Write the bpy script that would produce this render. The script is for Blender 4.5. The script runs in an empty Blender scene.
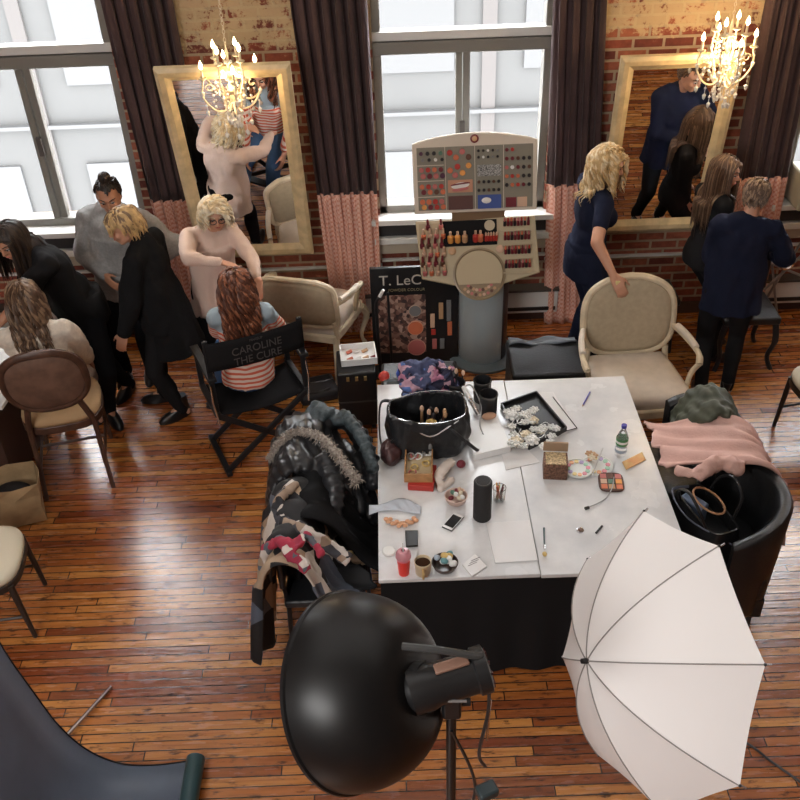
import bpy, math, random
from mathutils import Vector as V, Matrix as M, noise
sc = bpy.context.scene; C = sc.collection
PI = math.pi; rnd = random.Random(5)
# ---------------- camera ----------------
F, PITCH, ROLL, H = 940.0, math.radians(36.8), math.radians(2.2), 4.2
fw = V((0, math.cos(PITCH), -math.sin(PITCH))); r0 = V((1, 0, 0)); u0 = r0.cross(fw)
rt = r0*math.cos(ROLL) - u0*math.sin(ROLL); up = r0*math.sin(ROLL) + u0*math.cos(ROLL)
cd = bpy.data.cameras.new('camera'); cam = bpy.data.objects.new('camera', cd); C.objects.link(cam)
m = M.Identity(4)
for i in range(3): m[i][0] = rt[i]; m[i][1] = up[i]; m[i][2] = -fw[i]
m[2][3] = H
cam.matrix_world = m; cd.sensor_width = 36; cd.lens = F/800*36; cd.clip_end = 200
sc.camera = cam
def ray(x, y): return fw*F + rt*(x-400) - up*(y-400)
def on(x, y, z=0.0):            # the place at height z seen at x, y
    d = ray(x, y); return V((0, 0, H)) + d*((z-H)/d.z)
def at(x, y, Y):                # the place at distance Y from the balcony seen at x, y
    d = ray(x, y); return V((0, 0, H)) + d*(Y/d.y)
# ---------------- world, lights, exposure ----------------
w = bpy.data.worlds.new('daylight'); sc.world = w; w.use_nodes = True
nt = w.node_tree; nt.nodes['Background'].inputs[0].default_value = (.95, .975, 1, 1)
nt.nodes['Background'].inputs[1].default_value = 14.0
vs = sc.view_settings; vs.view_transform = 'Standard'; vs.look = 'None'; vs.exposure = 0.0; vs.gamma = 1; vs.use_curve_mapping = False
sc.cycles.use_denoising = True
def area(name, loc, rot, sx, sy, power, col=(1, 1, 1), spread=PI):
    d = bpy.data.lights.new(name, 'AREA'); d.shape = 'RECTANGLE'; d.size = sx; d.size_y = sy; d.energy = power; d.color = col
    d.spread = spread
    o = bpy.data.objects.new(name, d); C.objects.link(o); o.location = loc; o.rotation_euler = rot; return o
WY = 6.7
for xc in (-2.55, .535, 3.62):      # the three windows let the daylight in
    o_ = area('window_opening', (xc, WY+.32, 2.5), (math.radians(-90), 0, 0), 1.27, 3.0, 1); o_.data.cycles.is_portal = True
area('ceiling_fill', (.4, 3.0, 4.8), (0, 0, 0), 5.5, 3.0, 44, (1, .97, .93))  # soft fill lamp added under the closed ceiling to light the room
area('balcony_fill', (-2.6, -1.4, 4.1), V((3.4, 4.4, -2.6)).to_track_quat('-Z', 'Y').to_euler(), 2.4, 1.4, 175, (1, .98, .96))  # unseen fill lamp added behind the camera, brightens the umbrella
# ---------------- materials ----------------
MATS = {}
def mat(name, col, rough=.6, metal=0, var=0, vs=8, bump=0, bs=60, coat=0, sheen=0, emit=None, es=0, trans=0, ior=1.45, col2=None, spec=.5, stretch=None):
    if name in MATS: return MATS[name]
    m = bpy.data.materials.new(name); m.use_nodes = True; MATS[name] = m
    n = m.node_tree.nodes; l = m.node_tree.links; b = n['Principled BSDF']
    c4 = tuple(col)+(1,)
    b.inputs['Base Color'].default_value = c4; b.inputs['Roughness'].default_value = rough; b.inputs['Metallic'].default_value = metal
    b.inputs['Coat Weight'].default_value = coat; b.inputs['Sheen Weight'].default_value = sheen
    b.inputs['Transmission Weight'].default_value = trans; b.inputs['IOR'].default_value = ior
    b.inputs['Specular IOR Level'].default_value = spec
    if emit: b.inputs['Emission Color'].default_value = tuple(emit)+(1,); b.inputs['Emission Strength'].default_value = es
    if var or bump or col2:
        tc = n.new('ShaderNodeTexCoord'); mp = n.new('ShaderNodeMapping'); l.new(tc.outputs['Object'], mp.inputs[0])
        if stretch: mp.inputs['Scale'].default_value = stretch
    if var or col2:
        t = n.new('ShaderNodeTexNoise'); t.inputs['Scale'].default_value = vs; t.inputs['Detail'].default_value = 4
        l.new(mp.outputs[0], t.inputs['Vector'])
        rp = n.new('ShaderNodeValToRGB'); l.new(t.outputs['Fac'], rp.inputs[0])
        c2 = col2 or tuple(min(1, x*(1+var)) for x in col); c1 = col if col2 else tuple(x*(1-var) for x in col)
        rp.color_ramp.elements[0].position = .35; rp.color_ramp.elements[1].position = .65
        rp.color_ramp.elements[0].color = tuple(c1)+(1,); rp.color_ramp.elements[1].color = tuple(c2)+(1,)
        l.new(rp.outputs[0], b.inputs['Base Color'])
    if bump:
        t2 = n.new('ShaderNodeTexNoise'); t2.inputs['Scale'].default_value = bs; t2.inputs['Detail'].default_value = 3
        l.new(mp.outputs[0], t2.inputs['Vector'])
        bp = n.new('ShaderNodeBump'); bp.inputs['Strength'].default_value = bump; bp.inputs['Distance'].default_value = .01
        l.new(t2.outputs['Fac'], bp.inputs['Height']); l.new(bp.outputs[0], b.inputs['Normal'])
    return m
class NG:       # a small node-graph writer
    def __init__(s, name):
        s.m = bpy.data.materials.new(name); s.m.use_nodes = True; MATS[name] = s.m
        s.n = s.m.node_tree.nodes; s.l = s.m.node_tree.links; s.b = s.n['Principled BSDF']
    def node(s, t, **k):
        x = s.n.new(t)
        for a, v in k.items():
            if a.startswith('i_'): x.inputs[int(a[2:])].default_value = v
            else: setattr(x, a, v)
        return x
    def link(s, a, b): s.l.new(a, b)
    def mix(s, fac, a, b, bt='MIX'):
        x = s.n.new('ShaderNodeMix'); x.data_type = 'RGBA'; x.blend_type = bt
        for sock, v in ((x.inputs[0], fac), (x.inputs[6], a), (x.inputs[7], b)):
            if hasattr(v, 'links'): s.l.new(v, sock)
            else: sock.default_value = v if isinstance(v, (int, float)) else tuple(v)+(1,)
        return x.outputs[2]
    def ramp(s, fac, stops):
        x = s.n.new('ShaderNodeValToRGB'); s.l.new(fac, x.inputs[0]); e = x.color_ramp.elements
        while len(e) < len(stops): e.new(.5)
        for k, (p, c) in enumerate(stops):
            e[k].position = p; e[k].color = ((c, c, c) if isinstance(c, (int, float)) else tuple(c))+(1,)
        return x.outputs[0]
    def xyz(s, scale=(1, 1, 1), swap=False):
        tc = s.n.new('ShaderNodeTexCoord'); o = tc.outputs['Object']
        if swap:
            sp = s.n.new('ShaderNodeSeparateXYZ'); cb = s.n.new('ShaderNodeCombineXYZ'); s.l.new(o, sp.inputs[0])
            s.l.new(sp.outputs[0], cb.inputs[0]); s.l.new(sp.outputs[2], cb.inputs[1]); s.l.new(sp.outputs[1], cb.inputs[2]); o = cb.outputs[0]
        mp = s.n.new('ShaderNodeMapping'); s.l.new(o, mp.inputs[0]); mp.inputs['Scale'].default_value = scale
        return mp.outputs[0]
    def noise(s, vec, scale, detail=4, rough=.5):
        x = s.n.new('ShaderNodeTexNoise'); s.l.new(vec, x.inputs['Vector']); x.inputs['Scale'].default_value = scale
        x.inputs['Detail'].default_value = detail; x.inputs['Roughness'].default_value = rough; return x.outputs['Fac']
    def bump(s, h, strength=.3, dist=.01):
        x = s.n.new('ShaderNodeBump'); s.l.new(h, x.inputs['Height']); x.inputs['Strength'].default_value = strength
        x.inputs['Distance'].default_value = dist; s.l.new(x.outputs[0], s.b.inputs['Normal'])
def floor_mat():
    g = NG('old_plank_floor'); v0 = g.xyz(); sp = g.n.new('ShaderNodeSeparateXYZ'); g.link(v0, sp.inputs[0])
    def mth(op, a, b):
        x = g.n.new('ShaderNodeMath'); x.operation = op
        for k, q in enumerate((a, b)):
            if hasattr(q, 'links'): g.link(q, x.inputs[k])
            elif q is not None: x.inputs[k].default_value = q
        return x.outputs[0]
    row = mth('FLOOR', mth('DIVIDE', sp.outputs[1], .054), None); wn = g.n.new('ShaderNodeTexWhiteNoise'); wn.noise_dimensions = '1D'; g.link(row, wn.inputs['W'])
    cb = g.n.new('ShaderNodeCombineXYZ'); g.link(mth('ADD', sp.outputs[0], mth('MULTIPLY', wn.outputs['Value'], 7.3)), cb.inputs[0]); g.link(sp.outputs[1], cb.inputs[1]); v = cb.outputs[0]
    br = g.node('ShaderNodeTexBrick'); g.link(v, br.inputs['Vector']); br.offset = 0
    for k, val in (('Scale', 1), ('Mortar Size', .0034), ('Mortar Smooth', .2), ('Bias', 0), ('Brick Width', 1.15), ('Row Height', .054)): br.inputs[k].default_value = val
    br.inputs['Color1'].default_value = (.0, 0, 0, 1); br.inputs['Color2'].default_value = (1, 1, 1, 1); br.inputs['Mortar'].default_value = (.5, .5, .5, 1)
    plank = g.ramp(br.outputs['Color'], [(0, (.20, .052, .016)), (.3, (.33, .100, .023)), (.62, (.43, .155, .035)), (1, (.60, .27, .07))])
    streak = g.noise(g.xyz((1.2, 22, 1)), 2.2, 6, .6)
    c = g.mix(.75, plank, g.ramp(streak, [(.25, (.42, .3, .25)), (.5, (1, 1, 1)), (.75, (1.25, 1.2, 1.05))]), 'MULTIPLY')
    patch = g.noise(g.xyz((.7, 1.6, 1)), 1.1, 3)
    c = g.mix(g.ramp(patch, [(.42, 0), (.62, .55)]), c, g.mix(.6, c, (.30, .055, .02), 'MIX'))
    blot = g.noise(g.xyz((3, 11, 1)), 3.2, 5, .65)
    c = g.mix(g.ramp(blot, [(.55, 0), (.66, .85)]), c, (.03, .010, .007))
    c = g.mix(br.outputs['Fac'], c, (.014, .006, .004))
    g.link(c, g.b.inputs['Base Color'])
    r = g.ramp(g.noise(g.xyz((2, 14, 1)), 3, 4), [(.3, .17), (.7, .31)]); g.link(r, g.b.inputs['Roughness'])
    g.b.inputs['Specular IOR Level'].default_value = .7; g.b.inputs['Coat Weight'].default_value = .5; g.b.inputs['Coat Roughness'].default_value = .24
    hh = g.mix(.35, g.noise(g.xyz((2, 30, 1)), 2, 4), br.outputs['Fac'], 'SUBTRACT'); g.bump(hh, .35, .006)
    return g.m
def brick_mat():
    g = NG('weathered_red_brick'); v = g.xyz((1, 1, 1), True)
    br = g.node('ShaderNodeTexBrick'); g.link(v, br.inputs['Vector']); br.offset = .5
    for k, val in (('Scale', 1), ('Mortar Size', .011), ('Mortar Smooth', .25), ('Bias', 0), ('Brick Width', .215), ('Row Height', .075)): br.inputs[k].default_value = val
    br.inputs['Color1'].default_value = (0, 0, 0, 1); br.inputs['Color2'].default_value = (1, 1, 1, 1)
    bc = g.ramp(br.outputs['Color'], [(0, (.13, .03, .02)), (.5, (.26, .062, .034)), (1, (.36, .115, .06))])
    c = g.mix(.6, bc, g.ramp(g.noise(v, 22, 5), [(.3, (.55, .5, .5)), (.7, (1.2, 1.2, 1.2))]), 'MULTIPLY')
    mort = g.mix(.5, (.40, .30, .20), g.ramp(g.noise(v, 14, 3), [(.3, (.6, .6, .6)), (.7, (1, 1, 1))]), 'MULTIPLY')
    c = g.mix(br.outputs['Fac'], c, mort)
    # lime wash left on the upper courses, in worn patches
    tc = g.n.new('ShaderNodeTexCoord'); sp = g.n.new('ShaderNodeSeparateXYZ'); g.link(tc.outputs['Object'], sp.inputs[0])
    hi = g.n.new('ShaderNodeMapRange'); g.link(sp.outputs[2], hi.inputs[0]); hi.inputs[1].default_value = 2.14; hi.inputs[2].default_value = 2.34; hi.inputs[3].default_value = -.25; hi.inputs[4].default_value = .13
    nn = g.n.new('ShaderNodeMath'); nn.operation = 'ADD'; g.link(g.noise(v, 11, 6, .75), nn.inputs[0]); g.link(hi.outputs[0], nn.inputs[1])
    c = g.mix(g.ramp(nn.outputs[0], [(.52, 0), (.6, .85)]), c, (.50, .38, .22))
    g.link(c, g.b.inputs['Base Color']); g.b.inputs['Roughness'].default_value = .88
    hh = g.mix(.6, g.noise(v, 40, 4), br.outputs['Fac'], 'SUBTRACT'); g.bump(hh, .7, .012)
    return g.m
def stripe_mat(name, ca, cb, scale, axis=2, yoke=None, rough=.85):
    g = NG(name); tc = g.n.new('ShaderNodeTexCoord'); sp = g.n.new('ShaderNodeSeparateXYZ'); g.link(tc.outputs['Object'], sp.inputs[0])
    mu = g.n.new('ShaderNodeMath'); mu.operation = 'MULTIPLY'; g.link(sp.outputs[axis], mu.inputs[0]); mu.inputs[1].default_value = scale
    fr = g.n.new('ShaderNodeMath'); fr.operation = 'FRACT'; g.link(mu.outputs[0], fr.inputs[0])
    c = g.mix(g.ramp(fr.outputs[0], [(.42, 0), (.52, 1)]), ca, cb)
    if yoke:
        gt = g.n.new('ShaderNodeMath'); gt.operation = 'GREATER_THAN'; g.link(sp.outputs[2], gt.inputs[0]); gt.inputs[1].default_value = yoke[0]
        c = g.mix(gt.outputs[0], c, yoke[1])
    g.link(c, g.b.inputs['Base Color']); g.b.inputs['Roughness'].default_value = rough; return g.m
def check_mat(name, ca, cb, sc_, rough=.9, swap=True):
    g = NG(name); v = g.xyz((1, 1, 1), swap)
    ch = g.node('ShaderNodeTexChecker'); g.link(v, ch.inputs[0]); ch.inputs['Scale'].default_value = sc_
    ch.inputs['Color1'].default_value = tuple(ca)+(1,); ch.inputs['Color2'].default_value = tuple(cb)+(1,)
    w_ = g.node('ShaderNodeTexWave'); g.link(v, w_.inputs[0]); w_.inputs['Scale'].default_value = sc_*.16; w_.inputs['Distortion'].default_value = 1.5; w_.bands_direction = 'Y'
    c = g.mix(g.ramp(w_.outputs['Fac'], [(.3, 0), (.7, .45)]), ch.outputs['Color'], cb)
    g.link(c, g.b.inputs['Base Color']); g.b.inputs['Roughness'].default_value = rough; return g.m
def patch_mat(name, base, cols, scale, rough=.85, thr=.5):
    g = NG(name); v = g.xyz()
    vo = g.node('ShaderNodeTexVoronoi'); g.link(v, vo.inputs['Vector']); vo.inputs['Scale'].default_value = scale
    sp = g.n.new('ShaderNodeSeparateColor'); g.link(vo.outputs['Color'], sp.inputs[0])
    st = [(0, base)]; k = len(cols)
    for i, c in enumerate(cols): st.append((thr+(1-thr)*i/k, c))
    rp = g.n.new('ShaderNodeValToRGB'); rp.color_ramp.interpolation = 'CONSTANT'; g.link(sp.outputs[0], rp.inputs[0]); e = rp.color_ramp.elements
    while len(e) < len(st): e.new(.5)
    for i, (p, c) in enumerate(st): e[i].position = p; e[i].color = tuple(c)+(1,)
    g.link(rp.outputs[0], g.b.inputs['Base Color']); g.b.inputs['Roughness'].default_value = rough; return g.m
# ---------------- mesh building ----------------
ORG = {}
def rotz(a): return M.Rotation(a, 3, 'Z')
def frame(z, x=(1, 0, 0)):
    z = V(z).normalized(); x = V(x); x = (x - z*x.dot(z)); x = x.normalized() if x.length > 1e-5 else z.orthogonal().normalized()
    y = z.cross(x); return M((x, y, z)).transposed()
def basis3(r, f, u): return M((V(r), V(f), V(u))).transposed()
class MB:
    def __init__(s): s.v = []; s.f = []; s.mi = []; s.cur = 0
    def add(s, vs, fs):
        n = len(s.v); s.v += [V(p) for p in vs]
        for f in fs: s.f.append([i+n for i in f]); s.mi.append(s.cur)
        return s
    def box(s, c, d, R=None, taper=1):
        R = R or M.Identity(3); c = V(c); x, y, z = (q/2 for q in d); t = taper
        p = [(-x*t, -y*t, -z), (x*t, -y*t, -z), (x*t, y*t, -z), (-x*t, y*t, -z), (-x, -y, z), (x, -y, z), (x, y, z), (-x, y, z)]
        return s.add([c+R@V(q) for q in p], [(3, 2, 1, 0), (4, 5, 6, 7), (0, 1, 5, 4), (1, 2, 6, 5), (2, 3, 7, 6), (3, 0, 4, 7)])
    def lo(s, rings, cap=True, closed=True, loop=False):   # rings of equal size joined
        n = len(rings[0]); vs = [p for r in rings for p in r]; fs = []
        k = len(rings)
        for i in range(k if loop else k-1):
            for j in range(n if closed else n-1):
                a = i*n+j; b = i*n+(j+1) % n; i2 = (i+1) % k; fs.append((a, b, i2*n+(j+1) % n, i2*n+j))
        if cap and not loop: fs.append(tuple(range(n-1, -1, -1))); fs.append(tuple(range((k-1)*n, k*n)))
        return s.add(vs, fs)
    def cyl(s, p, q, r1, r2=None, n=16):
        p, q = V(p), V(q); r2 = r1 if r2 is None else r2; R = frame(q-p)
        ring = lambda c, r: [c+R@V((r*math.cos(2*PI*i/n), r*math.sin(2*PI*i/n), 0)) for i in range(n)]
        return s.lo([ring(p, r1), ring(q, r2)])
    def tube(s, pts, rad, n=8, flat=1, loop=False):
        pts = [V(p) for p in pts]; k = len(pts); rr = rad if isinstance(rad, (list, tuple)) else [rad]*k; rings = []; x = None
        for i in range(k):
            t = (pts[(i+1) % k]-pts[i-1]) if loop else (pts[min(i+1, k-1)]-pts[max(i-1, 0)])
            if t.length < 1e-7: t = V((0, 0, 1))
            t.normalize(); x = t.orthogonal().normalized() if x is None else (x-t*x.dot(t)).normalized()
            y = t.cross(x); rings.append([pts[i]+x*(rr[i]*math.cos(2*PI*j/n))+y*(rr[i]*flat*math.sin(2*PI*j/n)) for j in range(n)])
        return s.lo(rings, loop=loop)
    def ell(s, c, r, R=None, n=14, k=9, keep=None):
        R = R or M.Identity(3); c = V(c); r = (r, r, r) if isinstance(r, (int, float)) else r
        vs = []; fs = []; ds = []
        for i in range(k+1):
            th = PI*i/k
            for j in range(n):
                ph = 2*PI*j/n; d = V((math.sin(th)*math.cos(ph), math.sin(th)*math.sin(ph), math.cos(th))); ds.append(d)
                vs.append(c+R@V((d.x*r[0], d.y*r[1], d.z*r[2])))
        for i in range(k):
            for j in range(n):
                f = (i*n+j, (i+1)*n+j, (i+1)*n+(j+1) % n, i*n+(j+1) % n)
                if keep and not keep(sum((ds[q] for q in f), V())/4): continue
                fs.append(f)
        return s.add(vs, fs)
    def cap(s, p, q, r1, r2=None, n=12):
        r2 = r1 if r2 is None else r2; p, q = V(p), V(q)
        s.ell(p, r1, None, n, 8); s.ell(q, r2, None, n, 8)
        if (q-p).length > 1e-4: s.cyl(p, q, r1, r2, n)
        return s
    def lathe(s, prof, c=(0, 0, 0), R=None, n=28, cap=True):
        R = R or M.Identity(3); c = V(c)
        return s.lo([[c+R@V((r*math.cos(2*PI*i/n), r*math.sin(2*PI*i/n), z)) for i in range(n)] for r, z in prof], cap)
    def prism(s, poly, c, R, z0, z1):
        c = V(c); n = len(poly); vs = [c+R@V((x, y, z0)) for x, y in poly]+[c+R@V((x, y, z1)) for x, y in poly]
        return s.add(vs, [tuple(range(n-1, -1, -1)), tuple(range(n, 2*n))]+[(i, (i+1) % n, n+(i+1) % n, n+i) for i in range(n)])
    def grid(s, fn, nu, nv, thick=0, tn=None):
        vs = [V(fn(i/nu, j/nv)) for i in range(nu+1) for j in range(nv+1)]
        q = lambda i, j: i*(nv+1)+j
        fs = [(q(i, j), q(i+1, j), q(i+1, j+1), q(i, j+1)) for i in range(nu) for j in range(nv)]
        return s.add(vs, fs)
    def mesh(s, name):
        me = bpy.data.meshes.new(name); me.from_pydata([tuple(v) for v in s.v], [], s.f)
        for i, p in enumerate(me.polygons): p.material_index = s.mi[i]
        return me
    def build(s, name, mats, parent=None, smooth=35, bev=0, sub=0, solid=0):
        me = s.mesh(name); return finish(me, name, mats, parent, smooth, bev, sub, solid)
def finish(me, name, mats, parent=None, smooth=35, bev=0, sub=0, solid=0):
    o = bpy.data.objects.new(name, me); C.objects.link(o)
    for mm in (mats if isinstance(mats, (list, tuple)) else [mats]): me.materials.append(mm)
    if parent:
        org = ORG.get(parent.name, (V((0, 0, 0)), 0)); o.parent = parent; ORG[o.name] = org
        if org[0].length or org[1]:
            me.transform(M.Rotation(-org[1], 4, 'Z') @ M.Translation(-org[0]))
    if smooth:
        for p in me.polygons: p.use_smooth = True
        me.set_sharp_from_angle(angle=math.radians(smooth))
    me.update()
    if solid: q = o.modifiers.new('solid', 'SOLIDIFY'); q.thickness = solid; q.offset = 0
    if bev: q = o.modifiers.new('bevel', 'BEVEL'); q.width = bev; q.segments = 2; q.limit_method = 'ANGLE'; q.angle_limit = .7
    if sub: q = o.modifiers.new('sub', 'SUBSURF'); q.levels = sub; q.render_levels = sub
    return o
def vox(mb, size, sm=4, fold=0, fs=9, dec=0):
    me = mb.mesh('tmp'); o = bpy.data.objects.new('tmp', me); C.objects.link(o)
    r = o.modifiers.new('r', 'REMESH'); r.mode = 'VOXEL'; r.voxel_size = size
    if sm: q = o.modifiers.new('s', 'SMOOTH'); q.factor = .5; q.iterations = sm
    if dec: q = o.modifiers.new('d', 'DECIMATE'); q.ratio = dec
    dg = bpy.context.evaluated_depsgraph_get(); out = bpy.data.meshes.new_from_object(o.evaluated_get(dg))
    bpy.data.objects.remove(o); bpy.data.meshes.remove(me)
    if fold:
        nn = [v.normal.copy() for v in out.vertices]
        for v, n_ in zip(out.vertices, nn):
            c = v.co; a = noise.noise(V((c.x*fs, c.y*fs, c.z*fs*.55)))+.5*noise.noise(V((c.x*fs*2.3, c.y*fs*2.3, c.z*fs*1.2)))
            v.co = c + n_*(fold*a)
    out.update(); return out
def tag(o, label, cat, group=None, kind=None):
    if label: o['label'] = label
    if cat: o['category'] = cat
    if group: o['group'] = group
    if kind: o['kind'] = kind
    return o
def thing(name, label, cat, loc=(0, 0, 0), rz=0, group=None):
    o = bpy.data.objects.new(name, None); C.objects.link(o); o.location = loc; o.rotation_euler = (0, 0, rz)
    o.empty_display_size = .1; ORG[o.name] = (V(loc), rz); return tag(o, label, cat, group)
def struct(o, label=None):
    o['kind'] = 'structure'
    return o
def dup(root, loc, rz=0, label=None, group=None, scale=None, mats=None):
    kids = [(root, None)]; new = {}
    def cp(o, par):
        c = o.copy(); C.objects.link(c); c.parent = par
        for ch in list(o.children): cp(ch, c)
        return c
    r = cp(root, None); r.location = loc; r.rotation_euler = (0, 0, rz)
    if scale: r.scale = (scale, scale, scale) if isinstance(scale, (int, float)) else scale
    if label: r['label'] = label
    if group: r['group'] = group
    return r
def spline(pts, k=6, loop=False):
    pts = [V(p) for p in pts]; n = len(pts); out = []
    for i in range(n if loop else n-1):
        g = lambda q: pts[q % n] if loop else pts[max(0, min(n-1, q))]
        p0, p1, p2, p3 = g(i-1), g(i), g(i+1), g(i+2)
        for j in range(k):
            t = j/k; out.append(.5*((2*p1)+(-p0+p2)*t+(2*p0-5*p1+4*p2-p3)*t*t+(-p0+3*p1-3*p2+p3)*t**3))
    if not loop: out.append(pts[-1])
    return out
def letters(txt, size, m_, parent, o, R, depth=.001, align='CENTER'):
    """raised letters; o is the baseline point and R turns x right, y up, z out"""
    cu = bpy.data.curves.new('tmp', 'FONT'); cu.body = txt; cu.size = size; cu.align_x = align; cu.extrude = depth
    ob = bpy.data.objects.new('tmp', cu); C.objects.link(ob); dg = bpy.context.evaluated_depsgraph_get(); me = bpy.data.meshes.new_from_object(ob.evaluated_get(dg))
    bpy.data.objects.remove(ob); me.materials.clear(); me.transform(M.Translation(o) @ R.to_4x4()); return finish(me, 'lettering', m_, parent, 0)
# ---------------- palette ----------------
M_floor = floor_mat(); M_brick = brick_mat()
white_paint = mat('white_paint', (.62, .62, .6), .5); grey_frame = mat('grey_window_frame', (.20, .19, .17), .5)
dark_frame = mat('dark_window_frame', (.07, .06, .055), .5)
brown_cloth = mat('brown_curtain_cloth', (.058, .032, .032), .85, var=.25, vs=3, sheen=.1)
M_pink = check_mat('pink_checked_cloth', (.60, .25, .18), (.74, .47, .38), 52)
gilt = mat('champagne_wood_frame', (.58, .46, .27), .42, var=.15, vs=12)
black_cloth = mat('black_cloth', (.013, .0125, .0135), .9, spec=.15); black_wood = mat('black_painted_wood', (.014, .014, .016), .45)
black_plastic = mat('black_plastic', (.014, .014, .015), .35); black_leather = mat('black_leather', (.016, .017, .019), .38, bump=.2, bs=90)
chrome = mat('polished_metal', (.6, .6, .62), .25, 1); white_plastic = mat('white_plastic', (.75, .75, .74), .4)
paper = mat('white_paper', (.74, .73, .73), .7); skin_a = mat('fair_skin', (.55, .29, .19), .5); skin_b = mat('tan_skin', (.46, .22, .13), .5)
brass = mat('aged_brass', (.5, .36, .16), .35, .8)
# ---------------- the room ----------------
XL, XR, YF, ZC = -4.4, 5.0, -2.2, 4.9
g = MB().box(((XL+XR)/2, (YF+WY)/2, -.05), (XR-XL, WY-YF+.6, .1)); struct(g.build('floor', M_floor))
g = MB().box(((XL+XR)/2, (YF+WY)/2, ZC+.05), (XR-XL+.4, WY-YF+.6, .1)); struct(g.build('ceiling', mat('ceiling_paint', (.55, .52, .47), .9)))
plaster = mat('warm_wall_paint', (.34, .22, .15), .9)
g = MB().box((XL-.1, (YF+WY)/2, ZC/2), (.2, WY-YF+.6, ZC)); struct(g.build('wall_left', plaster))
g = MB().box((XR+.1, (YF+WY)/2, ZC/2), (.2, WY-YF+.6, ZC)); struct(g.build('wall_right', plaster))
g = MB().box(((XL+XR)/2, YF-.1, ZC/2), (XR-XL+.4, .2, ZC)); struct(g.build('wall_front', plaster))
WIN = [(-3.18, -1.90), (-.10, 1.17), (3.0, 4.26)]; SZ, TZ = .98, 3.6
g = MB(); xs = [XL]+[x for w_ in WIN for x in w_]+[XR]
for i in range(0, len(xs), 2): g.box(((xs[i]+xs[i+1])/2, WY+.15, ZC/2), (xs[i+1]-xs[i], .3, ZC))
for a, b in WIN:
    g.box(((a+b)/2, WY+.15, SZ/2), (b-a, .3, SZ)); g.box(((a+b)/2, WY+.15, (TZ+ZC)/2), (b-a, .3, ZC-TZ))
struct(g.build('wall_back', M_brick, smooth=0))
glassm = mat('window_glass', (1, 1, 1), .0, trans=1, ior=1.0)
tan_sill = mat('tan_sill_paint', (.42, .36, .28), .6)
for k, (a, b) in enumerate(WIN):
    wn = thing('window_%d' % (k+1), None, None, ((a+b)/2, WY, SZ)); struct(wn)
    Y = WY+.10; xm = (a+b)/2 - (.04 if k < 1 else -.0)
    fr = MB()
    for x in (a+.03, b-.03): fr.box((x, Y, (SZ+TZ)/2), (.06, .12, TZ-SZ))
    fr.box(((a+b)/2, Y, TZ-.03), (b-a, .12, .06)); fr.box(((a+b)/2, Y, SZ+.03), (b-a, .12, .06))
    fr.build('window_frame', grey_frame, wn, bev=.004)
    MB().box(((a+b)/2, Y-.03, 2.235), (b-a, .12, .085)).build('transom', grey_frame, wn, bev=.004)
    MB().box(((a+b)/2, Y-.03, 2.315), (b-a, .10, .06)).build('sash_rail', white_paint, wn, bev=.004)
    f2 = MB(); f2.box((xm-.025, Y-.02, (SZ+2.2)/2), (.045, .06, 2.2-SZ)); f2.box((xm+.03, Y, (SZ+2.2)/2), (.05, .06, 2.2-SZ)); f2.build('mullion', grey_frame, wn, bev=.003)
    MB().box((xm, Y-.06, 1.62), (.035, .03, .14)).build('sash_lock', dark_frame, wn)
    MB().box(((a+b)/2, Y+.02, 2.95), (b-a-.1, .004, 1.2)).build('pane', glassm, wn)
    MB().box((a+(xm-a)/2, Y+.02, 1.6), (xm-a-.1, .004, 1.15)).build('pane', glassm, wn)
    MB().box((xm+(b-xm)/2, Y+.02, 1.6), (b-xm-.1, .004, 1.15)).build('pane', glassm, wn)
    MB().box(((a+b)/2, WY-.02, SZ-.02), (b-a+.16, .16, .045)).build('window_sill', white_paint, wn, bev=.006)
    MB().box(((a+b)/2, WY-.015, SZ-.11), (b-a+.1, .06, .09)).build('apron', mat('dark_apron', (.03, .028, .03), .6), wn, bev=.004)
    MB().box(((a+b)/2, WY-.03, SZ-.19), (b-a+.1, .09, .05)).build('apron_moulding', white_paint, wn, bev=.004)
    MB().box(((a+b)/2, WY-.02, SZ-.265), (b-a+.1, .05, .09)).build('apron_panel', tan_sill, wn, bev=.004)
# pipe ledges on the brick and the baseboard heaters
for k, (a, b) in enumerate([(-1.95, -.1), (-.1, 1.2), (1.2, 3.1), (-3.3, -1.95), (3.1, 4.6)]):
    struct(MB().box(((a+b)/2, WY-.012, .60 if k in (1, 3, 4) else .555), (b-a, .03, .018)).build('trim_%d' % (k+1), white_paint))
for k, (a, b) in enumerate(WIN):
    t = thing('baseboard_heater', ['white baseboard heater on the wall under the left window', 'white baseboard heater on the wall under the middle window behind the makeup stand',
        'white baseboard heater on the wall under the right window'][k], 'heater', ((a+b)/2, WY-.07, 0), 0, 'baseboard heaters')
    MB().box(((a+b)/2, WY-.05, .20), (b-a+.3, .09, .20)).build('casing', white_paint, t, bev=.01)
    MB().box(((a+b)/2, WY-.1, .145), (b-a+.26, .012, .03)).build('air_slot', black_plastic, t)
    MB().box(((a+b)/2, WY-.07, .325), (b-a+.3, .11, .02)).build('top_lip', dark_frame, t)
struct(MB().box((.3, WY-.012, .05), (9.2, .025, .1)).build('baseboard_back', mat('dark_baseboard', (.06, .03, .022), .6)))
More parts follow.
